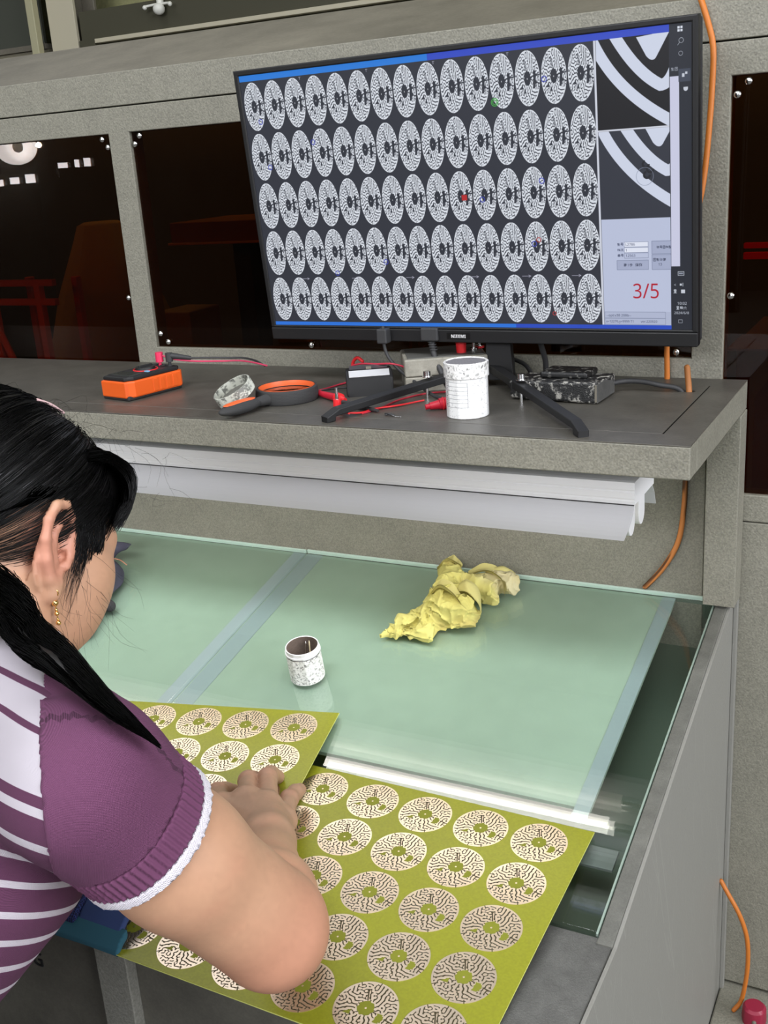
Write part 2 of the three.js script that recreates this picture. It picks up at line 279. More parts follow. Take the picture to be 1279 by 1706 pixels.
{ // things inside the housing, dim behind the smoked panes
  const sackM = std({ color: lin(0.50, 0.38, 0.13), roughness: 0.95 });
  const s = thing('draped_sack', 'ochre draped cone-shaped sack standing behind the leftmost pane', 'sack', [-1.68, -0.6, -1.85]);
  const g = new THREE.LatheGeometry([[0.0, 0.513], [0.035, 0.512], [0.050, 0.505], [0.105, 0.36], [0.175, 0.15], [0.205, 0.0], [0.0, 0.0]].map(([r, y]) => new THREE.Vector2(r, y)), 64), p = g.attributes.position;
  for (let i = 0; i < p.count; i++) { const a = Math.atan2(p.getZ(i), p.getX(i)), y = p.getY(i), k = 1 + 0.09 * Math.sin(a * 7 + y * 9) * (0.6 - y) + 0.04 * Math.sin(a * 13 - y * 14); p.setX(i, p.getX(i) * k); p.setZ(i, p.getZ(i) * k); }
  g.computeVertexNormals(); part(s, 'cloth', g.translate(-1.64, -0.6, -1.85), sackM);
  const fr = thing('orange_rack', 'dull orange metal rack standing behind the leftmost pane', 'rack', [-1.58, -0.6, -1.55]);
  const om = std({ color: lin(0.95, 0.2, 0.06), roughness: 0.5 });
  for (const [x, z] of [[-1.62, -1.50], [-1.50, -1.50], [-1.62, -1.60], [-1.50, -1.60]]) part(fr, 'leg', box(x - 0.007, -0.6, z - 0.007, x + 0.007, -0.175, z + 0.007), om);
  for (const y of [-0.175, -0.210, -0.350]) part(fr, 'rail', box(-1.75, y - 0.006, -1.506, -1.46, y + 0.006, -1.494), om);
  part(fr, 'brace', cyl(0.007, 0.007, [-1.62, -0.25, -1.495], [-1.53, -0.45, -1.495], 8), om);
  const b = thing('wooden_board', 'brown wooden board with a pale edge lying behind the middle pane', 'board', [-1.0, -0.13, -1.75]);
  part(b, 'plank', box(-1.34, -0.127, -1.9, -0.5, -0.09, -1.7, 0.002), std({ color: lin(0.3, 0.13, 0.03), roughness: 0.8 })); part(b, 'edge_strip', box(-1.345, -0.131, -1.9, -0.5, -0.127, -1.695, 0.001), std({ color: lin(0.8, 0.5, 0.2), roughness: 0.6 }));
  for (const x of [-1.25, -0.6]) part(b, 'support', box(x - 0.02, -0.6, -1.85, x + 0.02, -0.131, -1.8, 0.002), M.blackMatte);
  const cr = thing('grey_crate', 'small dull crate on the deck behind the middle pane', 'crate', [-1.30, -0.36, -1.7]);
  part(cr, 'body', box(-1.36, -0.6, -1.75, -1.28, -0.25, -1.65, 0.004), std({ color: lin(0.35, 0.3, 0.22), roughness: 0.8 }));
  const rb = thing('red_rail', 'red double rail with added glow seen behind the right-hand pane', 'red rail', [0.2, -0.17, -1.7]);
  const rm = std({ color: lin(0.9, 0.01, 0.015), roughness: 0.4, emissive: lin(0.9, 0.0, 0.01), emissiveIntensity: 0.25 });  // the rail is given a glow of its own; it is no lamp
  part(rb, 'upper_rail', box(-0.285, -0.162, -1.71, 0.8, -0.154, -1.7), rm); part(rb, 'lower_rail', box(-0.285, -0.178, -1.71, 0.8, -0.168, -1.7), rm); part(rb, 'post', box(0.7, -0.6, -1.73, 0.72, -0.154, -1.71), M.blackMatte);
  const cb = thing('cardboard_box', 'brown cardboard carton behind the right-hand pane', 'carton', [-0.1, -0.6, -1.75]);
  const cm = std({ color: lin(0.3, 0.15, 0.06), roughness: 0.9 }); part(cb, 'body', box(-0.29, -0.6, -1.95, 0.2, -0.3, -1.7, 0.003), cm); part(cb, 'flap', box(-0.29, -0.3, -1.74, 0.2, -0.296, -1.62, 0.001).rotateX(0), cm);
}
{ // the shelf
  const s = thing('steel_shelf', 'grey speckled steel shelf holding the monitor and tools', 'shelf', [-0.9, -0.3035, -1.13]);
  const X0 = -2.0, X1 = -0.2045, ZF = -0.978;
  part(s, 'front_rail', box(X0, -0.3035, ZF - 0.030, X1, -0.2712, ZF, 0.0016, 3), M.steel);
  part(s, 'side_rail', box(X1 - 0.030, -0.3035, ZB + 0.0005, X1, -0.2712, ZF - 0.0305, 0.001), M.steel);
  part(s, 'underside', box(X0, -0.302, ZB + 0.001, X1 - 0.031, -0.292, ZF - 0.031, 0.001), M.steel);
  // top: rim and inset plate with a fine open joint, and a cable hole through the plate
  part(s, 'top_rim', prism([[X0, ZF], [X1, ZF], [X1, ZB + 0.0005], [X0, ZB + 0.0005]], 0.0012, 0.0004, [[[X0 + 0.2, -1.0165], [-0.2380, -1.0165], [-0.2380, -1.2400], [X0 + 0.2, -1.2400]]]).rotateX(Math.PI / 2).translate(0, -0.27, 0), M.steelShaded);
  const hole = []; for (let i = 0; i < 20; i++) { const a = -i / 20 * Math.PI * 2; hole.push([-0.2565 + 0.0085 * Math.cos(a), -1.2078 + 0.0055 * Math.sin(a)]); }
  part(s, 'inset_plate', prism([[X0 + 0.201, -1.0175], [-0.2401, -1.0175], [-0.2401, -1.2390], [X0 + 0.201, -1.2390]], 0.0012, 0.0004, [hole]).rotateX(Math.PI / 2).translate(0, -0.2698, 0), M.steelShaded);
  part(s, 'joint_floor', box(X0, -0.2912, ZB + 0.001, X1 - 0.031, -0.274, ZF - 0.031, 0.0005), M.blackMatte);
}

// ---------- the light table ----------
const GT = 12.678 * Math.PI / 180, gy = (z) => -0.82904 - 0.224964 * z;     // glass surface: height at a depth z
const slope = (g, y = 0) => g.rotateX(GT).translate(0, gy(-1.0) + y, -1.0);     // local (x, height, along the slope) -> eye coordinates
const zl = (z) => (z + 1.0) / Math.cos(GT);                                     // slope coordinate of a depth z
{
  const t = thing('light_table', 'grey steel inspection table with a sloping glass top and scratched side panel', 'table', [-0.75, FL, -0.95]);
  const glassM = phys({ color: lin(0.96, 0.985, 0.97), transmission: 1, thickness: 0, roughness: 0.02, ior: 1.52 });
  const edgeM = std({ color: lin(0.62, 0.78, 0.70), roughness: 0.3 });
  const boardM = std({ color: lin(0.365, 0.47, 0.375), roughness: 0.6, map: rep(dataTex(512, (u, v) => { const k = 0.93 + 0.07 * tileNoise(u, v, 5, 21) - 0.03 * tileNoise(u, v, 40, 22); return [k, k, k]; }, true), 0.7) });
  const tapeM = std({ color: lin(0.30, 0.37, 0.38), roughness: 0.55 });
  const panels = [[-1.75, -0.8225, 'left'], [-0.8205, -0.2310, 'right']];
  for (const [x0, x1] of panels) {
    const off = x0 < -1 ? -0.0006 : 0;
    const gl = part(t, 'glass_panel', slope(box(x0, -0.005, zl(-1.2692), x1, 0, zl(-0.766), 0.0008), off), glassM, 'clear green-edged glass sheet');
    part(gl, 'glass_edge', slope(box(x0, -0.0048, zl(-1.2717), x1, 0.0007, zl(-1.2691), 0.0003), off), edgeM, 'pale ground back edge of the glass');
  }
  for (const [x0, x1] of [[-1.75, -0.8195], [-0.8190, -0.2800]]) part(t, 'backing_board', slope(box(x0, -0.012, zl(-1.2695), x1, -0.0062, zl(-0.905), 0.0008)), boardM, 'pale green backing board under the glass');
  for (const [x0, x1] of [[-0.8440, -0.8225], [-0.8205, -0.7935]]) part(t, 'tape_strip', slope(box(x0, -0.0061, zl(-1.2685), x1, -0.0055, zl(-0.906), 0.0002)), tapeM, 'grey-blue tape strip along the joint');
  part(t, 'tape_strip', slope(box(-0.2960, -0.0061, zl(-1.2685), -0.2795, -0.0055, zl(-0.885), 0.0002)), tapeM, 'grey-blue tape strip along the right edge');
  part(t, 'grey_strip', slope(box(-1.75, -0.014, zl(-0.8660), -0.2400, -0.0100, zl(-0.8420), 0.0008)), std({ color: lin(0.16, 0.18, 0.17), roughness: 0.6 }), 'dull grey strip under the glass');
  // dark tray under the glass
  const tray = std({ color: lin(0.10, 0.135, 0.10), roughness: 0.5 });
  part(t, 'tray_floor', slope(box(-1.75, -0.075, zl(-1.276), -0.232, -0.07, zl(-0.762), 0.001)), tray);
  part(t, 'tray_back', slope(box(-1.75, -0.076, zl(-1.2700), -0.232, -0.0055, zl(-1.2696), 0.0001)), tray);
  part(t, 'tray_end', slope(box(-0.2318, -0.075, zl(-1.278), -0.2305, -0.001, zl(-0.762), 0.0003)), tray);
  part(t, 'tray_front', box(-1.75, -0.76, -0.7622, -0.232, -0.664, -0.7605, 0.0003), tray);
  part(t, 'glass_seal', slope(box(-0.2312, -0.003, zl(-1.276), -0.2288, 0.0030, zl(-0.762), 0.0008)), std({ color: lin(0.33, 0.42, 0.36), roughness: 0.35 }), 'pale line of sealant along the glass edge');
  // right-hand side panel with its sloping rim
  const scratch = (() => {
    const c = document.createElement('canvas'); c.width = c.height = 1024; const q = c.getContext('2d');
    q.fillStyle = 'rgb(206,206,204)'; q.fillRect(0, 0, 1024, 1024);
    for (let i = 0; i < 5000; i++) { q.fillStyle = `rgba(${rnd() < 0.5 ? '235,235,232' : '150,150,146'},${rr(0.05, 0.2)})`; q.fillRect(rnd() * 1024, rnd() * 1024, rr(1, 4), rr(1, 4)); }
    for (let i = 0; i < 420; i++) { const x = rnd() * 1024, y = rnd() * 1024, a = rr(1.0, 1.9), l = rr(10, 130); q.strokeStyle = `rgba(248,248,246,${rr(0.08, 0.45)})`; q.lineWidth = rr(0.6, 2); q.beginPath(); q.moveTo(x, y); q.lineTo(x + Math.cos(a) * l, y - Math.sin(a) * l); q.stroke(); }
    for (let i = 0; i < 10; i++) { const x = rnd() * 1024, y = rnd() * 1024, l = rr(200, 420); q.strokeStyle = 'rgba(245,245,243,0.5)'; q.lineWidth = rr(1.2, 2.6); q.beginPath(); q.moveTo(x, y); q.lineTo(x + l * 0.35, y - l); q.stroke(); }
    const x = new THREE.CanvasTexture(c); x.wrapS = x.wrapT = THREE.RepeatWrapping; x.colorSpace = THREE.SRGBColorSpace; x.repeat.set(1 / 0.6, 1 / 0.6); return x;
  })();
  const sideM = std({ color: lin(0.40, 0.395, 0.365), map: scratch, roughness: 0.5, bumpMap: rep(speckBump, 0.22), bumpScale: 0.0002 });
  const rimM = std({ color: lin(0.17, 0.17, 0.15), map: rep(wearColor, 0.25), roughness: 0.5, bumpMap: rep(speckBump, 0.15), bumpScale: 0.0003 });
  const top = (z) => gy(z) + 0.004;
  part(t, 'side_panel', prism([[-1.281, FL + 0.19], [-1.281, top(-1.281)], [-0.752, top(-0.752)], [-0.752, -0.656], [-0.610, -0.656], [-0.610, -0.86], [-0.66, FL + 0.19]], 0.0035, 0.0006).rotateY(-Math.PI / 2).translate(-0.2095, 0, 0), sideM, 'scratched grey side panel');
  part(t, 'back_flange', box(-0.2093, FL + 0.19, -1.2790, -0.2042, -0.5420, -1.2690, 0.0008), sideM);
  part(t, 'side_rim', prism([[-1.279, top(-1.279) - 0.03], [-1.279, top(-1.279) + 0.0012], [-0.750, top(-0.750) + 0.0012], [-0.750, top(-0.750) - 0.03]], 0.0145, 0.0012).rotateY(-Math.PI / 2).translate(-0.2130, 0, 0), rimM, 'worn grey rim beside the glass');
  // front ledge, front frame and panels
  const ledgeM = std({ color: lin(0.15, 0.15, 0.14), map: rep(wearColor, 0.22), roughness: 0.5, bumpMap: rep(speckBump, 0.12), bumpScale: 0.0004 });
  part(t, 'front_ledge', box(-1.75, -0.686, -0.7600, -0.2136, -0.657, -0.610, 0.0015), ledgeM, 'worn dark grey front ledge');
  const fz = -0.618, dark = std({ color: lin(0.14, 0.132, 0.108), roughness: 0.5, map: rep(wearColor, 0.5) });
  for (const [a, b] of [[-1.75, -0.688], [-0.648, -0.2142]]) part(t, 'front_panel', box(a, FL + 0.19, fz - 0.03, b, -0.687, fz - 0.012, 0.001), dark);
  part(t, 'panel_post', box(-0.6875, FL + 0.19, fz - 0.03, -0.6480, -0.687, fz, 0.0015), std({ color: lin(0.27, 0.265, 0.23), map: rep(speckColor, 0.22), roughness: 0.5, bumpMap: rep(speckBump, 0.22), bumpScale: 0.0004 }), 'pale grey post of the front frame');
  part(t, 'back_panel', box(-1.75, FL + 0.19, -1.276, -0.2476, -0.304, -1.272, 0.0008), M.steel, 'grey panel under the shelf');
  part(t, 'gap_shade_strip', box(-0.2474, -0.5420, -1.2790, -0.2412, -0.3045, -1.2780, 0.0002), M.blackMatte, 'black strip standing for the dark gap beside the post');  // black strip put in for the shade of the open gap
  part(t, 'corner_post', box(-0.2410, -0.5400, -1.2790, -0.2035, -0.3040, -1.2400, 0.0012), M.steel, 'square steel post carrying the shelf');
  part(t, 'base_frame', box(-1.75, FL, -1.16, -0.215, FL + 0.19, -0.66, 0.003), M.blackMatte);
  // raised black letters on the front panel
  const { FontLoader } = await import('three/addons/loaders/FontLoader.js'); const { TextGeometry } = await import('three/addons/geometries/TextGeometry.js');
  const font = await new FontLoader().loadAsync('fonts/droid/droid_sans_regular.typeface.json');
  const tg = new TextGeometry('ING', { font, size: 0.0165, depth: 0.0012, curveSegments: 4 }); tg.computeBoundingBox();
  part(t, 'letters', tg.rotateZ(-0.02).translate(-0.815, -0.768, fz - 0.0118), M.black, 'black letters ING');
}

// ---------- batten lamp under the shelf ----------
{
  const L = thing('batten_lamp', 'white twin-tube batten lamp hung under the shelf', 'lamp', [-0.77, -0.3, -1.085]);
  const x0 = -1.27, x1 = -0.2655, zf = -1.0145, zb = -1.0915, yt = -0.3203, yb = -0.3440;
  // ribbed housing: profile in (z, y)
  part(L, 'housing', prism([[zf - 0.004, yt], [zf, yt - 0.0006], [zf, yt - 0.0085], [zf - 0.0008, yt - 0.0092], [zf - 0.0008, yt - 0.0105], [zf, yt - 0.0112], [zf, yt - 0.0175], [zf - 0.0008, yt - 0.0182], [zf - 0.0008, yt - 0.0195], [zf, yt - 0.0202], [zf, yb], [zb, yb], [zb, yt]], x1 - x0, 0).rotateY(-Math.PI / 2).translate(x1, 0, 0), M.whitePaint);
  part(L, 'joint_line', box(x0, yb - 0.0008, zf - 0.004, x1 - 0.0005, yb + 0.0004, zf + 0.0006, 0.0002), M.rubber, 'dark joint between housing and reflector');
  const wing = (pts) => { const out = [...pts, ...pts.slice().reverse().map(([z, y]) => [z - 0.0009 * Math.sign(pts[pts.length - 1][0] - pts[0][0] || 1), y - 0.0004])]; return out; };
  const refM = std({ color: lin(0.50, 0.50, 0.515), roughness: 0.35 });
  const wingGeo = (pts, a, b, cut) => { const g = prism(wing(pts), b - a, 0).rotateY(-Math.PI / 2).translate(b, 0, 0); if (cut) { const p = g.attributes.position; for (let i = 0; i < p.count; i++) if (p.getX(i) > b - 0.0005) { const t = clamp((yb - p.getY(i)) / 0.04); p.setX(i, b - 0.011 * t * t * (1.4 - 0.4 * t)); } g.computeVertexNormals(); } return g; };
  const front = []; for (let i = 0; i <= 8; i++) { const t = i / 8; front.push([zf - 0.0012 + 0.0100 * t * (1 - t) - 0.0020 * t, yb + 0.0006 - 0.0400 * t]); }
  part(L, 'front_reflector', wingGeo(front, x0, x1 - 0.0005, true), refM, 'deep white front reflector wing');
  part(L, 'back_reflector', wingGeo([[zb + 0.002, yb], [zb - 0.008, yb - 0.012], [zb - 0.014, yb - 0.026]], x0, x1 - 0.001, false), refM, 'short white back reflector wing');
  const tubeM = std({ color: 0xffffff, emissive: 0xfffaf0, emissiveIntensity: 7.0, roughness: 0.3 }), tubeOld = std({ color: 0xffffff, emissive: 0xfff4e4, emissiveIntensity: 0.8, roughness: 0.3 });
  for (const z of [-1.0300, -1.0690]) { const lit = z > -1.05;
    part(L, 'lamp_tube', cyl(0.0078, 0.0078, [x0 + 0.03, -0.3675, z], [x1 - 0.052, -0.3675, z], 24), lit ? tubeM : tubeOld, lit ? 'bright fluorescent tube' : 'dim fluorescent tube');
    for (const [a, b] of [[x0 + 0.012, x0 + 0.03], [x1 - 0.052, x1 - 0.014]]) part(L, 'tube_cap', cyl(0.0079, 0.0079, [a, -0.3675, z], [b, -0.3675, z], 20), M.chrome);
    for (const x of [x0 + 0.008, x1 - 0.010]) {
      const o = []; for (let i = 0; i <= 16; i++) { const a = Math.PI + i / 16 * Math.PI; o.push([z + 0.0115 * Math.cos(a), -0.3675 + 0.0145 * Math.sin(a)]); } o.push([z + 0.0105, yb], [z - 0.0105, yb]);
      part(L, 'lamp_holder', prism(o, 0.007, 0.0008).rotateY(-Math.PI / 2).translate(x + 0.0035, 0, 0), M.whitePaint, 'white rounded lamp holder');
    }
  }
  for (const x of [-1.1, -0.71, -0.585, -0.36]) part(L, 'hanger', box(x - 0.004, yt - 0.0004, -1.06, x + 0.004, -0.3036, -1.05, 0.0006), M.black);
}

// ---------- etched disc pattern (shared by the boards and the screen) ----------
const DN = 512, discMask = new Float32Array(DN * DN), discHole = new Float32Array(DN * DN);
{
  const n = 256; const a = new Float32Array(n * n), b = new Float32Array(n * n), c2 = new Float32Array(n * n);
  for (let y = 0; y < n; y++) for (let x = 0; x < n; x++) { const u = x / n * 2 - 1, v = y / n * 2 - 1, th = Math.atan2(v, u), w = noise3(u * 2.2 + 5, v * 2.2, 3) * 3.2 + noise3(u * 5, v * 5, 8) * 1.6, r = Math.hypot(u, v); a[y * n + x] = 0.8 * Math.sin(th * 15 + w * 1.6 + r * 3) + rr(-0.75, 0.75); }
  const kern = (s) => { const r = Math.ceil(s * 2.5), k = []; let t = 0; for (let i = -r; i <= r; i++) { const w = Math.exp(-i * i / (2 * s * s)); k.push(w); t += w; } return k.map((x) => x / t); };
  const blur = (src, dst, s) => { const k = kern(s), r = (k.length - 1) / 2, tmp = new Float32Array(n * n); for (let y = 0; y < n; y++) for (let x = 0; x < n; x++) { let v = 0; for (let i = -r; i <= r; i++) v += k[i + r] * src[y * n + Math.min(n - 1, Math.max(0, x + i))]; tmp[y * n + x] = v; } for (let y = 0; y < n; y++) for (let x = 0; x < n; x++) { let v = 0; for (let i = -r; i <= r; i++) v += k[i + r] * tmp[Math.min(n - 1, Math.max(0, y + i)) * n + x]; dst[y * n + x] = v; } };
  for (let it = 0; it < 16; it++) { blur(a, b, 2.2); blur(a, c2, 4.0); for (let i = 0; i < n * n; i++) a[i] = Math.tanh((b[i] - c2[i]) * 9 + a[i] * 0.2); }
  blur(a, b, 1.7);
  const smp = (x, y) => { const fx = clamp(x * n - 0.5, 0, n - 1.001), fy = clamp(y * n - 0.5, 0, n - 1.001), ix = Math.floor(fx), iy = Math.floor(fy), u = fx - ix, v = fy - iy; return lerp(lerp(b[iy * n + ix], b[iy * n + ix + 1], u), lerp(b[(iy + 1) * n + ix], b[(iy + 1) * n + ix + 1], u), v); };
  const seg = (x, y, ax, ay, bx, by) => { const t = clamp(((x - ax) * (bx - ax) + (y - ay) * (by - ay)) / ((bx - ax) ** 2 + (by - ay) ** 2)); return Math.hypot(x - ax - (bx - ax) * t, y - ay - (by - ay) * t); };
  for (let j = 0; j < DN; j++) for (let i = 0; i < DN; i++) {   // x right, y down, radius 1
    const x = (i + 0.5) / DN * 2 - 1, y = (j + 0.5) / DN * 2 - 1, r = Math.hypot(x, y), an = Math.atan2(y, x);
    let hole = 0, m = smooth(-0.68, -0.46, smp((i + 0.5) / DN, (j + 0.5) / DN));
    if (r > 0.94) m = 1;
    for (const q of [0.35, 1.15, 1.65, 2.5, 3.25, 4.1, 4.75, 5.6]) { const d = Math.abs(Math.atan2(Math.sin(an - q), Math.cos(an - q))) * r; if (r > 0.86) m = Math.min(m, smooth(0.010, 0.020, d)); }
    const hub = 0.265 + 0.012 * Math.sin(an * 7 + 1) + 0.010 * Math.sin(an * 11);
    if (r < hub) { m = 0; hole = 1; } else if (r < hub + 0.05) { m = 1; for (let k = 0; k < 9; k++) { const q = k * 0.698 + 0.3 * Math.sin(k * 5), d = Math.abs(Math.atan2(Math.sin(an - q), Math.cos(an - q))) * r; m = Math.min(m, smooth(0.012, 0.024, d)); } }
    m = Math.min(m, smooth(0.014, 0.026, seg(x, y, 0.25, 0.05, 0.62, 0.1)), smooth(0.014, 0.026, seg(x, y, 0.66, 0.16, 1, 0.22)));
    const sx = x - 0.55 + 0.06 * y, sy = y - 0.21, rim = Math.max(Math.abs(sx) - 0.115 - 0.012 * Math.sin(y * 40), Math.abs(sy) - 0.17 + 0.05 * (sx > 0.05 ? 1 : 0)); if (rim < 0) { m = 0; hole = 1; } else if (rim < 0.035) m = Math.max(m, 0.95);
    if (x > -0.6 && x < -0.38 && y < 0.38 && y > 0.38 - (x + 0.62) * 0.85) { m = 0; hole = 1; }
    m = Math.min(m, smooth(0.030, 0.05, Math.hypot(x + 0.22, y + 0.62)), smooth(0.014, 0.026, seg(x, y, -0.22, -0.62, -0.08, -0.28)));
    if (Math.hypot(x, y) < 0.035) { m = 1; hole = 0; }
    discMask[j * DN + i] = m; discHole[j * DN + i] = hole;
  }
}
const discAt = (x, y) => { const i = Math.min(DN - 1, Math.max(0, Math.floor(x * DN))), j = Math.min(DN - 1, Math.max(0, Math.floor(y * DN))); return discMask[j * DN + i]; };

// ---------- the two circuit boards ----------
const PA = 0.0610, PB = 0.0593, PX0 = -5 * PA - 0.0445, PX1 = 0.0445, PZ0 = -0.033, PZ1 = 4 * PB + 0.033;
function pose(o, yaw, pitch, roll) { o.rotation.set(pitch * Math.PI / 180, yaw * Math.PI / 180, roll * Math.PI / 180, 'YXZ'); }
{
  // colours of the etched metal and of the gaps between the lines
  const col = dataTex(DN, (u, v) => { const m = discAt(u, 1 - v), h = discHole[Math.min(DN - 1, Math.floor((1 - v) * DN)) * DN + Math.min(DN - 1, Math.floor(u * DN))]; return h ? [0.50, 0.51, 0.12] : [lerp(0.25, 0.98, m), lerp(0.21, 0.905, m), lerp(0.10, 0.815, m)]; }, true);
  const met = dataTex(DN, (u, v) => { const m = discAt(u, 1 - v), g = tileNoise(u, v, 8, 31); return [0, lerp(0.7, 0.30 + 0.1 * g, m), m]; });
  const bmp = dataTex(DN, (u, v) => discAt(u, 1 - v));
  const discM = std({ map: col, roughnessMap: met, metalnessMap: met, roughness: 1, metalness: 1, bumpMap: bmp, bumpScale: 0.00012 });
  const disc = new THREE.CylinderGeometry(0.0274, 0.0274, 0.0003, 64, 1); // round face with the pattern, upright as seen from the front edge
  { const p = disc.attributes.position, uv = disc.attributes.uv; for (let i = 0; i < p.count; i++) uv.setXY(i, 0.5 + p.getX(i) / 0.0548, 0.5 - p.getZ(i) / 0.0548); }
  const boardM = std({ color: lin(0.285, 0.295, 0.014), roughness: 0.38, map: rep(dataTex(256, (u, v) => { const k = 0.93 + 0.07 * tileNoise(u, v, 64, 33); return [k, k, k]; }, true), 0.1) });
  const edgeM = std({ color: lin(0.55, 0.58, 0.16), roughness: 0.5 });
  const make = (label, at, yaw, pitch, roll) => {
    const b = thing('etched_board', label, 'circuit board', at); b.base = [0, 0, 0]; pose(b, yaw, pitch, roll);
    part(b, 'laminate', box(PX0, -0.0014, PZ0, PX1, 0, PZ1, 0.0003), boardM, 'olive-yellow laminate sheet');
    part(b, 'cut_edge', merge([box(PX0 - 0.0003, -0.0012, PZ0, PX0, -0.0002, PZ1, 0.0001), box(PX1, -0.0012, PZ0, PX1 + 0.0003, -0.0002, PZ1, 0.0001), box(PX0, -0.0012, PZ1, PX1, -0.0002, PZ1 + 0.0003, 0.0001)]), edgeM, 'pale cut edge');
    for (let j = 0; j < 5; j++) for (let i = 0; i < 6; i++) { const m = new THREE.Mesh(disc, discM); m.name = 'etched_disc'; m.castShadow = m.receiveShadow = true; m.position.set(-i * PA, 0.00016, j * PB); b.add(m); }
    return b;
  };
  make('front olive board of etched metal discs, overhanging the front ledge under the elbow', [-0.3106, -0.6345, -0.8402], -1.1, 5, 0);
  make('back olive board of etched metal discs, held under the hand on top of the other', [-0.6335, -0.6149, -0.9172], 10.277, 7, 2.2);
}

// ---------- monitor ----------
{
  const W = 0.531, HH = 0.2987, m = thing('monitor', 'wide black monitor showing rows of etched disc scans', 'monitor', [-0.5103, -0.0451, -1.1568]); m.base = [0, 0, 0]; pose(m, -1.475, 5.176, 0.1);
  const cw = 1600, ch = 900, c = document.createElement('canvas'); c.width = cw; c.height = ch; const q = c.getContext('2d'); q.scale(cw / 1920, ch / 1080);
  q.fillStyle = '#23262e'; q.fillRect(0, 0, 1920, 1080);
  q.fillStyle = '#1f78d6'; q.fillRect(0, 0, 1842, 24); q.fillStyle = '#2b46c0'; q.fillRect(900, 0, 942, 24); q.fillStyle = '#2170d8'; q.fillRect(0, 1064, 1842, 16); q.fillStyle = '#1d46bd'; q.fillRect(1200, 1064, 642, 16);
  q.fillStyle = '#292c35'; q.fillRect(0, 24, 1570, 1040);
  // disc image
  const dc = document.createElement('canvas'); dc.width = 256; dc.height = 256; const dq = dc.getContext('2d'), im = dq.createImageData(256, 256);
  for (let j = 0; j < 256; j++) for (let i = 0; i < 256; i++) { const x = i / 128 - 1, y = j / 128 - 1, o = (j * 256 + i) * 4, k = discAt((i + 0.5) / 256, (j + 0.5) / 256); im.data[o] = 44 + 176 * k; im.data[o + 1] = 47 + 178 * k; im.data[o + 2] = 57 + 176 * k; im.data[o + 3] = Math.hypot(x, y) < 0.99 ? 255 : 0; }
  dq.putImageData(im, 0, 0); dq.fillStyle = '#262a33'; dq.strokeStyle = '#262a33';
  dq.beginPath(); dq.ellipse(126, 130, 31, 30, 0, 0, 7); dq.fill(); dq.lineWidth = 6; dq.beginPath(); dq.moveTo(150, 126); dq.lineTo(192, 118); dq.lineTo(254, 116); dq.stroke(); dq.fillRect(188, 96, 26, 58); dq.fillRect(202, 140, 18, 14); dq.beginPath(); dq.moveTo(98, 170); dq.lineTo(104, 196); dq.lineTo(84, 196); dq.fill(); dq.fillStyle = '#c8cad2'; dq.beginPath(); dq.arc(126, 130, 4, 0, 7); dq.fill();
  for (let r = 0; r < 5; r++) for (let k = 0; k < 15; k++) q.drawImage(dc, 58 + 104.3 * k - 50, 127 + 208 * r - 99, 100, 198);
  q.lineWidth = 3; const circ = (x, y, r, s) => { q.strokeStyle = s; q.beginPath(); q.arc(x, y, r, 0, 7); q.stroke(); };
  circ(1171, 200, 14, '#3fae3f'); circ(1171, 200, 8, '#3fae3f'); for (const [x, y] of [[1375, 135], [80, 190], [1345, 500], [95, 380], [1090, 560], [1300, 740], [620, 800], [370, 845], [330, 290]]) circ(x, y, 10, '#3540b8');
  q.fillStyle = '#b32020'; q.fillRect(1000, 538, 24, 22); circ(1320, 725, 9, '#b03030'); circ(1370, 1020, 7, '#b03030'); 
  q.strokeStyle = '#aab'; q.lineWidth = 2; for (const x of [180, 440, 710, 1010, 1240, 1450]) { q.beginPath(); q.moveTo(x, 868); q.lineTo(x + 38, 868); q.moveTo(x + 28, 863); q.lineTo(x + 38, 868); q.lineTo(x + 28, 873); q.stroke(); }
  for (const x of [300, 620, 920, 1230]) { q.beginPath(); q.moveTo(x, 30); q.lineTo(x + 10, 30); q.moveTo(x + 4, 30); q.lineTo(x + 4, 40); q.stroke(); }
  // two enlarged crops
  q.fillStyle = '#cfd3df'; q.fillRect(1568, 24, 8, 1040);
  const crop = (y0, y1, bg, dx, dy) => { q.save(); q.beginPath(); q.rect(1577, y0, 264, y1 - y0); q.clip(); q.fillStyle = bg; q.fillRect(1577, y0, 264, y1 - y0); q.strokeStyle = '#cdd4e6'; q.lineWidth = 40;
    q.beginPath(); q.moveTo(1560 + dx, y0 - 20 + dy); q.quadraticCurveTo(1640 + dx, y0 + 170 + dy, 1860 + dx, y0 + 290 + dy); q.stroke();
    q.beginPath(); q.moveTo(1640 + dx, y0 - 30 + dy); q.quadraticCurveTo(1720 + dx, y0 + 110 + dy, 1810 + dx, y0 + 160 + dy); q.quadraticCurveTo(1840 + dx, y0 + 160 + dy, 1860 + dx, y0 + 110 + dy); q.stroke();
    q.fillStyle = '#cdd4e6'; q.beginPath(); q.moveTo(1725 + dx, y0 - 5 + dy); q.lineTo(1760 + dx, y0 + 60 + dy); q.quadraticCurveTo(1785 + dx, y0 + 90 + dy, 1800 + dx, y0 + 60 + dy); q.lineTo(1845 + dx, y0 - 15 + dy); q.fill(); q.restore(); };
  crop(24, 332, '#060607', 0, 10); crop(338, 656, '#2b2f39', 20, -10);
  q.fillStyle = '#cfd3df'; q.fillRect(1568, 332, 273, 6);
  q.strokeStyle = '#14161c'; q.lineWidth = 8; for (const [x, y] of [[1752, 462], [1768, 480], [1756, 500]]) { q.beginPath(); q.arc(x, y, 11, 0, 4.5); q.stroke(); } q.lineWidth = 1.5; q.strokeStyle = '#8890a5'; q.beginPath(); q.arc(1748, 505, 32, 0, 7); q.stroke();
  // control panel
  q.fillStyle = '#b9c1da'; q.fillRect(1577, 656, 264, 408);
  q.textBaseline = 'middle';
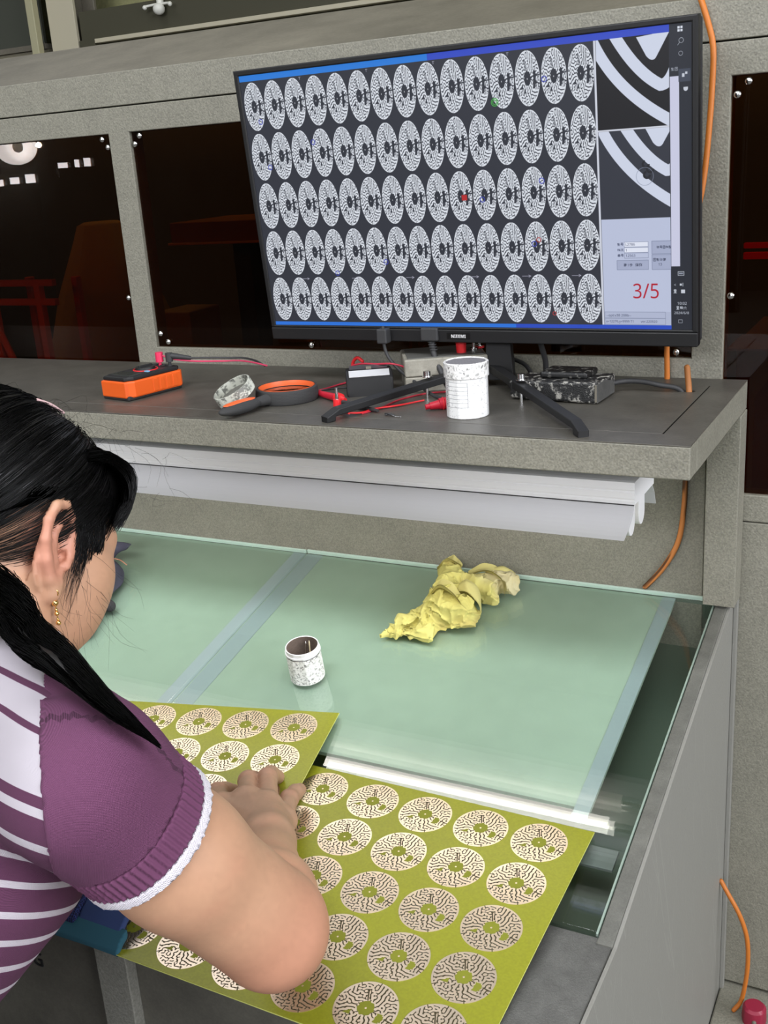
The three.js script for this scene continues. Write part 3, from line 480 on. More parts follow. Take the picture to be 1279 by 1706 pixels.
  // small stroke-drawn characters: strokes on a 10 x 10 grid
  const glyph = { xing: '0 1 6 1;0 4 6 4;2 1 2 4;4 1 4 4;8 1 8 4;1 6 9 6;5 5 5 9;0 9 10 9', hao: '2 0 8 0;2 0 2 3;8 0 8 3;2 3 8 3;0 5 10 5;3 5 3 7;3 7 8 7;8 7 7 10', pi: '0 3 4 3;2 0 2 9;0 6 4 5;6 1 6 8;6 4 8 4;6 8 8 7;9 1 9 8;9 8 10 7', ci: '1 1 3 3;0 9 3 5;5 0 4 4;5 2 10 2;7 2 7 5;7 5 4 10;7 5 10 10', dan: '2 0 4 2;8 0 6 2;1 2 9 2;1 2 1 6;9 2 9 6;1 4 9 4;1 6 9 6;5 2 5 10;0 8 10 8', di: '2 0 1 2;2 1 4 1;6 0 5 2;6 1 9 1;1 3 9 3;9 3 9 5;1 5 9 5;1 5 1 7;1 7 9 7;5 3 5 10;4 7 1 10', bu: '5 0 5 4;5 2 9 2;2 1 2 4;0 4 10 4;5 5 5 8;2 6 1 8;9 6 3 10', bao: '2 0 0 4;1 3 1 10;4 1 9 1;4 1 4 4;9 1 9 4;4 4 9 4;6 4 6 10;3 6 10 6;6 6 3 9;6 6 10 9', cun: '0 2 10 2;4 0 0 6;2 4 2 10;5 4 9 4;9 4 7 6;7 6 7 10;4 7 10 7', tu: '1 0 9 0;1 0 1 10;9 0 9 10;1 10 9 10;4 2 7 2;7 2 3 6;4 3 7 6;5 7 6 9', qie: '0 4 4 3;2 0 2 8;2 8 4 7;5 2 9 2;9 2 8 9;7 2 5 9', xing2: '2 0 8 0;2 0 2 4;8 0 8 4;2 2 8 2;2 4 8 4;2 6 9 6;5 4 5 10;2 8 8 8;0 10 10 10', qi: '0 2 5 2;1 0 1 7;4 0 4 7;1 4 4 4;0 7 5 7;6 1 9 1;6 1 6 9;9 1 9 9;6 4 9 4;6 6 9 6', liu: '5 0 6 2;0 4 10 4;3 6 1 10;7 6 9 10' };
  const ink = (names, x, y, s, color, lw = 1.3) => { q.strokeStyle = color; q.lineWidth = lw; for (const nme of names) { if (glyph[nme]) { q.beginPath(); for (const st of glyph[nme].split(';')) { const [a, b, c3, d] = st.split(' ').map(Number); q.moveTo(x + a * s / 10, y + b * s / 10); q.lineTo(x + c3 * s / 10, y + d * s / 10); } q.stroke(); x += s * 1.15; } else { q.fillStyle = color; q.font = Math.round(s * 1.15) + 'px sans-serif'; q.fillText(nme, x, y + s * 0.55); x += q.measureText(nme).width + 1; } } };
  const field = (y, fill) => { q.fillStyle = fill; q.fillRect(1664, y, 92, 19); q.strokeStyle = '#7d86a0'; q.lineWidth = 1.5; q.strokeRect(1664, y, 92, 19); };
  field(743, '#dfe4f2'); field(764, '#dfe4f2'); field(785, '#b9c1da');
  ink(['xing', 'hao'], 1637, 746, 11, '#39405a'); ink(['L2786'], 1668, 746, 12, '#39405a'); ink(['pi', 'ci'], 1637, 767, 11, '#39405a'); ink(['1'], 1668, 767, 12, '#39405a'); ink(['dan', 'hao'], 1637, 788, 11, '#39405a'); ink(['12563'], 1668, 788, 12, '#39405a');
  const btn = (x, y, w, h) => { q.fillStyle = '#a3abc6'; q.fillRect(x, y, w, h); q.strokeStyle = '#717a96'; q.lineWidth = 1.5; q.strokeRect(x, y, w, h); };
  btn(1634, 812, 122, 36); ink(['di', '1', 'bu'], 1660, 824, 12, '#30364c'); ink(['bao', 'cun'], 1706, 824, 12, '#30364c');
  btn(1770, 742, 72, 48); ink(['qie', 'hao', 'tu', 'pi', 'xing'], 1788, 760, 10, '#30364c'); btn(1770, 793, 72, 56); ink(['tu', 'xing', 'qie', 'di'], 1774, 806, 11, '#30364c'); ink(['13'], 1793, 822, 12, '#30364c');
  q.fillStyle = '#b00f25'; q.font = '78px sans-serif'; q.textAlign = 'left'; q.save(); q.translate(1692, 932); q.scale(0.92, 1); q.fillText('3/5', 0, 0); q.restore();
  q.fillStyle = '#aeb6cf'; q.fillRect(1577, 1012, 264, 52); q.strokeStyle = '#8089a3'; q.lineWidth = 1.5; q.strokeRect(1579, 1013, 240, 24); q.strokeRect(1579, 1038, 240, 24); ink(['--opt:v38 200b--'], 1585, 1019, 12, '#39405a'); ink(['x=12276,y=9999 T1'], 1583, 1044, 11, '#39405a'); ink(['ver:220920'], 1722, 1044, 11, '#39405a');
  // scroll column and task bar
  q.fillStyle = '#1c212a'; q.fillRect(1842, 0, 78, 1080); q.fillStyle = '#c9cbe2'; q.fillRect(1843, 170, 33, 668);
  q.fillStyle = '#d8dde8'; for (const [a, b] of [[0, 0], [1, 0], [0, 1], [1, 1]]) q.fillRect(1871 + a * 10, 9 + b * 10, 8, 8);
  circ(1884, 55, 8, '#cfd4df'); q.beginPath(); q.moveTo(1878, 62); q.lineTo(1871, 70); q.stroke(); circ(1882, 97, 7, '#cfd4df');
  q.fillStyle = '#3a4150'; q.fillRect(1874, 148, 42, 42); q.fillStyle = '#c6cbd6'; q.fillRect(1886, 163, 9, 12); q.fillRect(1897, 158, 8, 8); q.beginPath(); q.arc(1899, 214, 8, 0, Math.PI); q.fill(); q.fillRect(1891, 208, 16, 7);
  ink(['xing', 'tu'], 1848, 141, 11, '#b8bdc9'); q.strokeStyle = '#c6cbd6'; q.lineWidth = 2; q.strokeRect(1868, 858, 22, 14); q.fillStyle = '#8c93a3'; q.fillRect(1871, 862, 16, 6);
  ink(['<'], 1852, 900, 13, '#c6cbd6', 2); q.fillStyle = '#c6cbd6'; q.fillRect(1874, 903, 8, 8); q.fillRect(1885, 900, 2, 14); ink(['xing2'], 1850, 926, 13, '#c6cbd6', 2); q.fillStyle = '#c6cbd6'; q.fillRect(1879, 926, 15, 14);
  ink(['10:02'], 1864, 971, 13, '#c6cbd6'); ink(['xing2', 'qi', 'liu'], 1860, 990, 12, '#c6cbd6', 1.6); ink(['2024/6/8'], 1852, 1009, 12, '#c6cbd6'); q.strokeStyle = '#c6cbd6'; q.strokeRect(1869, 1042, 14, 12);
  const tex = new THREE.CanvasTexture(c); tex.colorSpace = THREE.SRGBColorSpace;
  const scr = std({ color: lin(0.01, 0.01, 0.012), emissive: 0xffffff, emissiveMap: tex, emissiveIntensity: 0.95, roughness: 0.35 });
  const bezelM = std({ color: lin(0.006, 0.006, 0.0065), roughness: 0.5 }), t = 0.0012;
  part(m, 'screen', new THREE.PlaneGeometry(W, HH).translate(0, 0, 0.0006), scr, 'lit screen with five rows of disc scans');
  const B = 0.0065, BL = 0.0185;
  part(m, 'bezel', prism([[-W / 2 - B, HH / 2 + B], [-W / 2 - B, -HH / 2 - 0.003], [W / 2 + B, -HH / 2 - 0.003], [W / 2 + B, HH / 2 + B]], 0.012, 0.0015, [[[-W / 2, HH / 2], [-W / 2, -HH / 2], [W / 2, -HH / 2], [W / 2, HH / 2]]]).translate(0, 0, -0.0095), bezelM);
  const chin = part(m, 'chin', box(-W / 2 - B, -HH / 2 - BL, -0.010, W / 2 + B, -HH / 2 - 0.003, 0.0032, 0.0015), bezelM);
  part(m, 'back_cover', box(-W / 2 - B + 0.001, -HH / 2 - BL + 0.001, -0.024, W / 2 + B - 0.001, HH / 2 + B - 0.001, -0.009, 0.004), M.blackMatte);
  part(m, 'rear_housing', box(-0.13, -HH / 2 - 0.005, -0.055, 0.14, 0.06, -0.023, 0.012), M.blackMatte);
  const lc = document.createElement('canvas'); lc.width = 256; lc.height = 64; const lq = lc.getContext('2d'); lq.fillStyle = '#040404'; lq.fillRect(0, 0, 256, 64); lq.fillStyle = '#d8d8d8'; lq.font = '600 46px sans-serif'; lq.textAlign = 'center'; lq.textBaseline = 'middle'; lq.fillText('NIEEMI', 128, 34, 240); lq.fillText('NIEEMI', 129, 34, 240);
  const lt = new THREE.CanvasTexture(lc); lt.colorSpace = THREE.SRGBColorSpace;
  part(chin, 'maker_name', new THREE.PlaneGeometry(0.030, 0.0075).translate(-0.0065, -HH / 2 - 0.0105, 0.0034), std({ map: lt, roughness: 0.4 }), 'white printed letters NIEEMI');
}
{ // stand: flat black column and two splayed feet
  const s = thing('monitor_stand', 'black V-shaped monitor stand with two long splayed feet', 'monitor stand', [-0.4985, Y0, -1.215]);
  const col = prism([[-0.018, 0.0], [0.018, 0.0], [0.013, 0.075], [-0.013, 0.075]], 0.012, 0.001).rotateY(0.1).translate(-0.479, -0.262, -1.208);
  part(s, 'column', col, M.black);
  const foot = (a, b) => {
    const A = V(...a), B = V(...b), d = B.clone().sub(A), len = d.length(), g = prism([[0, -0.0045], [len * 0.95, -0.0065], [len * 0.955, -0.0115], [len, -0.0115], [len, -0.0050], [len * 0.93, 0.0015], [0, 0.0050]], 0.012, 0.0012).translate(0, 0, -0.006);
    g.applyQuaternion(new THREE.Quaternion().setFromUnitVectors(V(1, 0, 0), d.clone().normalize())); return g.translate(...a);
  };
  part(s, 'foot', foot([-0.4985, -0.2475, -1.2150], [-0.6005, -0.2585, -0.9880]), M.black); part(s, 'foot', foot([-0.4985, -0.2475, -1.2150], [-0.3085, -0.2585, -0.9880]), M.black);
  part(s, 'hub', box(-0.525, -0.262, -1.228, -0.468, -0.2385, -1.198, 0.004), M.black);
  for (const [x, z] of [[-0.5395, -1.1260], [-0.4235, -1.1265]]) part(s, 'foot_bolt', merge([cyl(0.0042, 0.0042, [x, -0.2445, z], [x, -0.2385, z], 6), cyl(0.0058, 0.0058, [x, -0.2455, z], [x, -0.2445, z], 16), cyl(0.0018, 0.0018, [x + 0.001, -0.2695, z + 0.004], [x + 0.001, -0.25, z + 0.004], 8)].map((g) => g.index ? g.toNonIndexed() : g)), M.chrome, 'steel bolt through the foot');
}

// ---------- things on the shelf ----------
{ // multimeter
  const om = std({ color: lin(0.74, 0.105, 0.010), roughness: 0.42 }), g = thing('multimeter', 'small orange and black multimeter lying on the shelf', 'multimeter', [-0.9290, Y0 + 0.0008, -1.0835]); g.base = [0, 0, 0]; g.rotation.y = -10.4 * Math.PI / 180;
  const w = 0.0285, l = 0.0475;
  part(g, 'back_case', box(-w + 0.003, 0, -l + 0.003, w - 0.003, 0.006, l - 0.002, 0.002), M.blackMatte);
  const hol = [[-w, -l + 0.006], [-w + 0.005, -l], [w - 0.005, -l], [w, -l + 0.006], [w, l - 0.012], [w - 0.005, l - 0.005], [w - 0.006, l], [-w + 0.006, l], [-w + 0.005, l - 0.005], [-w, l - 0.012]];
  part(g, 'holster', prism(hol, 0.021, 0.002).rotateX(Math.PI / 2).translate(0, 0.0245, 0), om, 'orange rubber holster');
  for (let i = 0; i < 4; i++) for (const s of [-1, 1]) part(g, 'grip_rib', box(s * w - 0.0006, 0.006, -l + 0.013 + i * 0.011, s * w + 0.0007, 0.0215, -l + 0.0205 + i * 0.011, 0.0005), om);
  part(g, 'face', prism(hol.map(([x, z]) => [x * 0.89, z * 0.955]), 0.006, 0.002).rotateX(Math.PI / 2).translate(0, 0.0298, 0), M.black, 'black front face');
  part(g, 'display', box(-0.018, 0.0295, 0.014, 0.018, 0.0303, 0.034, 0.0004), std({ color: lin(0.05, 0.055, 0.05), roughness: 0.15 }), 'grey display window');
  part(g, 'dial', merge([new THREE.CylinderGeometry(0.0125, 0.0135, 0.004, 32).translate(0, 0.0315, -0.008), box(-0.002, 0.0325, -0.019, 0.002, 0.0360, 0.003, 0.001)]), M.black);
  part(g, 'dial_ring', new THREE.TorusGeometry(0.0155, 0.0009, 6, 40).rotateX(Math.PI / 2).translate(0, 0.0300, -0.008), M.red);
  part(g, 'button', box(0.013, 0.0295, 0.001, 0.020, 0.0312, 0.006, 0.0008), std({ color: lin(0.2, 0.4, 0.6), roughness: 0.4 }), 'pale blue button');
  for (const x of [-0.012, 0.002, 0.016]) part(g, 'socket', new THREE.TorusGeometry(0.003, 0.0008, 6, 16).rotateX(Math.PI / 2).translate(x, 0.0302, -0.036), M.blackMatte);
}
{ // its two leads
  const a = thing('red_test_lead', 'red plug and lead standing in the orange multimeter', 'test lead', [-0.9245, -0.243, -1.118]);
  part(a, 'plug', merge([cyl(0.0022, 0.0022, [-0.9245, -0.2405, -1.118], [-0.9245, -0.2345, -1.118], 14), cyl(0.0052, 0.0050, [-0.9245, -0.2350, -1.118], [-0.9245, -0.2225, -1.118], 20)]), std({ color: lin(0.72, 0.03, 0.10), roughness: 0.45 }));
  part(a, 'wire', tube([[-0.9220, -0.2265, -1.119], [-0.908, -0.2320, -1.124], [-0.888, -0.2370, -1.138], [-0.855, -0.2405, -1.160], [-0.840, -0.2435, -1.180], [-0.830, -0.2500, -1.200], [-0.820, -0.2560, -1.212]], 0.0012, 60, 8), std({ color: lin(0.62, 0.05, 0.12), roughness: 0.5 }));
  const b = thing('black_test_lead', 'black plug and lead standing in the orange multimeter', 'test lead', [-0.9105, -0.243, -1.1205]);
  part(b, 'plug', merge([cyl(0.0022, 0.0022, [-0.9105, -0.2405, -1.1205], [-0.9105, -0.2345, -1.1205], 14), cyl(0.0048, 0.0046, [-0.9105, -0.2350, -1.1205], [-0.9105, -0.2235, -1.1205], 20), cyl(0.0046, 0.0026, [-0.9105, -0.2270, -1.1205], [-0.888, -0.2330, -1.138], 14)]), M.rubber);
  part(b, 'wire', tube([[-0.889, -0.2330, -1.137], [-0.870, -0.2345, -1.150], [-0.848, -0.2370, -1.165], [-0.836, -0.2405, -1.184], [-0.829, -0.2480, -1.202], [-0.8225, -0.2560, -1.211]], 0.0013, 50, 8), M.rubber);
}
{ // magnifier
  const c = [-0.7080, Y0 + 0.0004, -1.0840], R = 0.0375, g = thing('magnifier', 'black hand magnifier with an orange inner ring lying on the shelf', 'magnifier', c); g.base = [0, 0, 0];
  const grey = std({ color: lin(0.045, 0.045, 0.045), roughness: 0.75, map: rep(wearColor, 0.08) }), om = std({ color: lin(0.80, 0.13, 0.03), roughness: 0.45 });
  part(g, 'rim', lathe([[R - 0.0035, 0], [R - 0.0008, 0], [R, 0.002], [R + 0.0008, 0.008], [R, 0.0155], [R - 0.0008, 0.0172], [R - 0.0035, 0.0172], [R - 0.0035, 0]], 72), grey);
  part(g, 'inner_ring', lathe([[R - 0.0048, 0.0112], [R - 0.0034, 0.0112], [R - 0.0034, 0.0174], [R - 0.0048, 0.0174], [R - 0.0048, 0.0112]], 72), om, 'orange inner ring');
  part(g, 'lens', lathe([[0, 0.0070], [0.02, 0.0080], [R - 0.0036, 0.0090], [R - 0.0036, 0.0104], [0.02, 0.0122], [0, 0.0130]].reverse(), 64), phys({ color: lin(0.62, 0.60, 0.55), transmission: 1, thickness: 0, roughness: 0.02 }), 'clear lens');
  const h = new THREE.SphereGeometry(1, 32, 24), A = V(-0.013, 0.0080, 0.058), d = V(-0.0190, 0.0010, 0.1150).normalize();
  h.scale(0.0115, 0.0075, 0.034); h.rotateY(Math.atan2(d.x, d.z)); h.translate(-0.0135, 0.0085, 0.0800);
  part(g, 'handle', h, grey); part(g, 'neck', cyl(0.0068, 0.0050, [-0.0045, 0.0082, R - 0.002], [-0.0100, 0.0084, 0.056], 16).scale(1, 1, 1), grey);
  const o = new THREE.SphereGeometry(1, 32, 24); o.scale(0.0066, 0.0022, 0.026); o.rotateY(Math.atan2(d.x, d.z)); o.translate(-0.0145, 0.0145, 0.0795); part(g, 'handle_inlay', o, om, 'orange inlay of the handle');
}
{ // thick translucent ring leaning on the handle
  const g = thing('white_ring', 'thick dirty white ring leaning on the magnifier handle', 'ring', [-0.7480, -0.2500, -1.0320]); g.base = [0, 0, 0]; g.rotation.set(0.30, 0.35, 0.40, 'YXZ');
  const m = std({ color: lin(0.55, 0.56, 0.52), roughness: 0.5, map: rep(dataTex(256, (u, v) => { const a = tileNoise(u, v, 9, 41) * 0.6 + tileNoise(u, v, 30, 42) * 0.4, k = 0.55 + 0.45 * smooth(0.3, 0.6, a); return [k, k, k * 0.97]; }, true), 0.05) });
  const R = 0.0245; part(g, 'ring_wall', metricUV(creased(lathe([[R - 0.0018, -0.0065], [R, -0.0065], [R + 0.0002, 0.006], [R - 0.0002, 0.0068], [R - 0.0016, 0.0068], [R - 0.0018, -0.0065]], 64))), m);
  part(g, 'ring_pane', lathe([[0, -0.0055], [R - 0.0018, -0.0055], [R - 0.0018, -0.0040], [0, -0.0040]], 48), std({ color: lin(0.16, 0.155, 0.135), roughness: 0.5, map: rep(wearColor, 0.06) }), 'grimy grey bottom of the ring');
}
{ // black adapter with a silver label
  const g = thing('power_adapter', 'small black power adapter with a silver label strip', 'adapter', [-0.6260, Y0 + 0.0006, -1.1430]); g.base = [0, 0, 0]; g.rotation.y = 30 * Math.PI / 180; g.scale.setScalar(1.14);
  part(g, 'case', prism([[-0.022, 0], [-0.022, 0.023], [0.006, 0.0255], [0.0195, 0.0185], [0.0225, 0]], 0.050, 0.0025).rotateY(-Math.PI / 2).translate(0.025, 0, 0), M.black);
  const lab = std({ color: lin(0.75, 0.75, 0.74), roughness: 0.35, metalness: 0.6 });
  part(g, 'label_strip', box(-0.0215, -0.0004, -0.0055, 0.0215, 0.0004, 0.0055, 0.0002).rotateX(0.47).translate(0, 0.0226, 0.0124), lab, 'silver label strip');
  part(g, 'top_label', box(-0.0205, -0.0002, -0.0105, 0.0205, 0.0002, 0.0105, 0.0001).rotateX(-0.089 + 0.178).translate(0, 0.0249, -0.0075), std({ color: lin(0.09, 0.085, 0.095), roughness: 0.3 }), 'dark printed top label');
  part(g, 'socket', box(-0.003, 0.0245, -0.003, 0.003, 0.0275, 0.003, 0.0005), M.steelSmooth);
}
{ // grey switch box
  const g = thing('switch_box', 'grey plastic switch box with a red knob behind the white jar', 'switch box', [-0.5530, Y0 + 0.0004, -1.2020]); g.base = [0, 0, 0]; g.rotation.y = 30 * Math.PI / 180;
  const gm = std({ color: lin(0.36, 0.34, 0.28), roughness: 0.6, map: rep(wearColor, 0.1) });
  part(g, 'lower_shell', box(-0.050, 0, -0.040, 0.050, 0.0185, 0.040, 0.002), gm); part(g, 'upper_shell', box(-0.050, 0.0190, -0.040, 0.050, 0.0400, 0.040, 0.002), gm);
  part(g, 'top_plate', box(-0.046, 0.0398, -0.036, 0.046, 0.0410, 0.036, 0.0005), std({ color: lin(0.10, 0.10, 0.09), roughness: 0.55 }));
  part(g, 'red_knob', cyl(0.0058, 0.0068, [0.021, 0.041, 0.018], [0.021, 0.056, 0.018], 20), M.red, 'red knob');
  part(g, 'terminal', merge([cyl(0.0050, 0.0050, [0.037, 0.041, 0.010], [0.037, 0.0440, 0.010], 6), cyl(0.0020, 0.0020, [0.037, 0.044, 0.010], [0.037, 0.062, 0.010], 10)].map((x) => x.toNonIndexed())), M.chrome);
  part(g, 'terminal', merge([cyl(0.0048, 0.0048, [0.046, 0.041, -0.004], [0.046, 0.0440, -0.004], 6), cyl(0.0018, 0.0018, [0.046, 0.044, -0.004], [0.046, 0.056, -0.004], 10)].map((x) => x.toNonIndexed())), M.chrome);
  part(g, 'red_washer', cyl(0.0058, 0.0058, [0.046, 0.041, -0.004], [0.046, 0.0435, -0.004], 16), M.red);
}
{ // probes and plugs
  const g = thing('red_banana_plug', 'red angled banana plug with an upright metal pin near the left monitor foot', 'plug', [-0.6080, Y0, -1.0300]);
  part(g, 'body', merge([cyl(0.0048, 0.0044, [-0.6090, -0.2660, -1.0330], [-0.6090, -0.2540, -1.0330], 18), cyl(0.0042, 0.0034, [-0.6080, -0.2640, -1.0320], [-0.5965, -0.2645, -1.0245], 14), cyl(0.0026, 0.0016, [-0.5970, -0.2645, -1.0250], [-0.5850, -0.2650, -1.0165], 10)]), M.red);
  for (let i = 0; i < 4; i++) { const t = i / 4; part(g, 'ridge', new THREE.TorusGeometry(0.0036 - 0.0004 * i, 0.0006, 6, 18).lookAt(V(-0.80, -0.03, -0.53)).translate(-0.6000 + 0.0115 * t, -0.2643, -1.0265 + 0.0078 * t), M.red); }
  part(g, 'pin', cyl(0.0020, 0.0015, [-0.6090, -0.2545, -1.0330], [-0.6090, -0.2410, -1.0330], 14), M.chrome, 'bright metal pin');
  part(g, 'wire', tube([[-0.5860, -0.2650, -1.0172], [-0.578, -0.2675, -1.030], [-0.572, -0.2678, -1.052], [-0.552, -0.2678, -1.073], [-0.534, -0.2678, -1.102]], 0.0011, 50, 8), M.red);
  const p = thing('red_probe', 'red probe lying right of the magnifier', 'probe', [-0.648, Y0, -1.088]);
  part(p, 'grip', cyl(0.0030, 0.0046, [-0.690, -0.2650, -1.112], [-0.640, -0.2645, -1.0835], 14), std({ color: lin(0.50, 0.012, 0.03), roughness: 0.4 })); part(p, 'collar', cyl(0.0062, 0.0058, [-0.637, -0.2640, -1.0818], [-0.630, -0.2640, -1.0778], 18), M.red); part(p, 'tip', cyl(0.0040, 0.0026, [-0.630, -0.2642, -1.0778], [-0.6215, -0.2645, -1.0730], 14), M.red);
  const k = thing('black_probe', 'black probe lying behind the left monitor foot', 'probe', [-0.59, Y0, -1.05]);
  part(k, 'grip', cyl(0.0026, 0.0040, [-0.623, -0.2665, -1.0700], [-0.598, -0.2658, -1.0540], 12), M.rubber); part(k, 'shaft', cyl(0.0036, 0.0018, [-0.598, -0.2658, -1.0540], [-0.562, -0.2672, -1.0410], 12), M.rubber);
  const q = thing('red_connector', 'red ribbed connector lying left of the white jar', 'connector', [-0.500, Y0, -1.072]);
  part(q, 'body', merge([cyl(0.0068, 0.0062, [-0.4930, -0.2632, -1.0760], [-0.5000, -0.2634, -1.0705], 20), cyl(0.0052, 0.0040, [-0.5000, -0.2640, -1.0705], [-0.5085, -0.2650, -1.0640], 16), cyl(0.0030, 0.0030, [-0.5085, -0.2650, -1.0640], [-0.5125, -0.2655, -1.0610], 12)]), std({ color: lin(0.55, 0.01, 0.03), roughness: 0.4 }));
  part(q, 'ridge', new THREE.TorusGeometry(0.0066, 0.0008, 6, 20).lookAt(V(-0.79, 0, 0.61)).translate(-0.4965, -0.2633, -1.0733), M.red);
  const r = thing('red_wire_loop', 'loose red wire looped around the black adapter', 'wire', [-0.64, Y0, -1.17]);
  part(r, 'wire', tube([[-0.693, -0.2685, -1.128], [-0.685, -0.2685, -1.165], [-0.672, -0.2640, -1.188], [-0.674, -0.2500, -1.182], [-0.655, -0.2420, -1.172], [-0.627, -0.2400, -1.165], [-0.599, -0.2385, -1.160], [-0.585, -0.2460, -1.168], [-0.578, -0.2685, -1.178]], 0.0012, 80, 8), std({ color: lin(0.5, 0.03, 0.06), roughness: 0.5 }));
  const r2 = thing('red_wire', 'thin red wire running under the monitor cable towards the jar', 'wire', [-0.56, Y0, -1.1]);
  part(r2, 'wire', tube([[-0.577, -0.2688, -1.032], [-0.569, -0.2688, -1.060], [-0.566, -0.2688, -1.105], [-0.548, -0.2688, -1.142], [-0.529, -0.2688, -1.155]], 0.0011, 50, 8), std({ color: lin(0.5, 0.02, 0.04), roughness: 0.5 }));
  const r3 = thing('red_clip', 'red hooked clip standing behind the black adapter', 'clip', [-0.676, Y0, -1.2]);
  part(r3, 'hook', tube([[-0.681, -0.2690, -1.200], [-0.6805, -0.2550, -1.200], [-0.6780, -0.2440, -1.200], [-0.6710, -0.2395, -1.199], [-0.6640, -0.2435, -1.198]], 0.0022, 40, 8), M.red); part(r3, 'base', cyl(0.0042, 0.0036, [-0.681, -0.2698, -1.200], [-0.681, -0.2590, -1.200], 14), M.red);
  const bw = thing('black_wire', 'thin black wire lying between magnifier and adapter', 'wire', [-0.68, Y0, -1.15]);
  part(bw, 'wire', tube([[-0.702, -0.2688, -1.128], [-0.688, -0.2688, -1.138], [-0.676, -0.2688, -1.150], [-0.660, -0.2688, -1.158]], 0.0010, 30, 8), M.rubber);
  const ins = thing('twist_tie', 'short black wire tie lying in front of the left monitor foot', 'wire tie', [-0.545, Y0, -1.025]);
  part(ins, 'strip', merge([tube([[-0.5485, -0.2680, -1.033], [-0.543, -0.2672, -1.030], [-0.537, -0.2684, -1.031]], 0.0011, 20, 6), tube([[-0.546, -0.2684, -1.029], [-0.541, -0.2678, -1.033]], 0.0009, 8, 6)]), M.rubber); part(ins, 'bare_end', tube([[-0.540, -0.2688, -1.030], [-0.532, -0.2690, -1.0265], [-0.526, -0.2690, -1.0255]], 0.0005, 16, 6), M.chrome);
}
// ---------- jars ----------
const printTex = (() => {   // grubby white plastic with a printed table
  const c = document.createElement('canvas'); c.width = 1024; c.height = 512; const q = c.getContext('2d'); q.fillStyle = '#eeeeec'; q.fillRect(0, 0, 1024, 512);
  const X = 470, Y = 170; q.strokeStyle = 'rgba(60,60,70,0.75)'; q.lineWidth = 3; q.strokeRect(X, Y, 290, 230); for (let i = 1; i < 6; i++) { q.beginPath(); q.moveTo(X, Y + i * 38); q.lineTo(X + 290, Y + i * 38); q.stroke(); } q.beginPath(); q.moveTo(X + 120, Y); q.lineTo(X + 120, Y + 230); q.stroke();
  q.fillStyle = 'rgba(30,30,40,0.85)'; for (let i = 0; i < 6; i++) for (let k = 0; k < 3; k++) { const x = X + 12 + k * 34, y = Y + 8 + i * 38; q.lineWidth = 3; q.strokeStyle = 'rgba(30,30,40,0.8)'; for (let s = 0; s < 5; s++) { q.beginPath(); const a = rnd() < 0.5; q.moveTo(x + rr(0, 24), y + rr(0, 22)); if (a) q.lineTo(x + rr(0, 24), y + rr(0, 22)); else q.lineTo(x + 24, y + rr(0, 22)); q.stroke(); } }
  for (let i = 0; i < 1500; i++) { q.fillStyle = `rgba(${rnd() < 0.5 ? '90,88,84' : '150,150,150'},${rr(0.03, 0.2)})`; q.beginPath(); q.ellipse(rnd() * 1024, rnd() * 512, rr(1, 16), rr(1, 7), rnd() * 3, 0, 7); q.fill(); }
  const t = new THREE.CanvasTexture(c); t.colorSpace = THREE.SRGBColorSpace; t.wrapS = THREE.RepeatWrapping; return t;
})();
const grimeTex = (() => { const c = document.createElement('canvas'); c.width = 1024; c.height = 512; const q = c.getContext('2d'); q.fillStyle = '#f0efec'; q.fillRect(0, 0, 1024, 512); for (let i = 0; i < 2200; i++) { const dark = rnd() < 0.3; q.fillStyle = `rgba(${dark ? '55,54,52' : '120,118,112'},${rr(0.03, dark ? 0.5 : 0.3)})`; const x = rnd() * 1024, y = rnd() * 512; q.beginPath(); q.ellipse(x, y, rr(2, 20), rr(2, 9), rnd() * 3, 0, 7); q.fill(); } const t = new THREE.CanvasTexture(c); t.colorSpace = THREE.SRGBColorSpace; t.wrapS = THREE.RepeatWrapping; return t; })();
const jarBody = (R, h) => { const g = lathe([[0, 0], [R - 0.0015, 0], [R, 0.0012], [R, h]], 64), p = g.attributes.position, uv = g.attributes.uv; for (let i = 0; i < p.count; i++) uv.setY(i, p.getY(i) / 0.06); return creased(g); };
{
  const g = thing('lidded_jar', 'white lidded plastic jar with a printed table standing on the shelf', 'jar', [-0.4580, Y0 + 0.0003, -1.0530]); g.base = [0, 0, 0]; g.rotation.y = 2.05; const R = 0.0228;
  part(g, 'body', jarBody(R, 0.044), std({ map: printTex, roughness: 0.45 }));
  part(g, 'lid', creased(lathe([[0, 0.0585], [R - 0.001, 0.0585], [R + 0.0002, 0.0600], [R + 0.0014, 0.0590], [R + 0.0014, 0.0440], [R, 0.0432], [R - 0.003, 0.0432]].reverse(), 64)), std({ map: grimeTex, roughness: 0.45 }));
  part(g, 'lid_top', new THREE.CircleGeometry(R - 0.0015, 48).rotateX(-Math.PI / 2).translate(0, 0.0590, 0), std({ color: lin(0.22, 0.21, 0.22), roughness: 0.6, map: rep(wearColor, 0.08) }), 'grey grubby lid top');
}
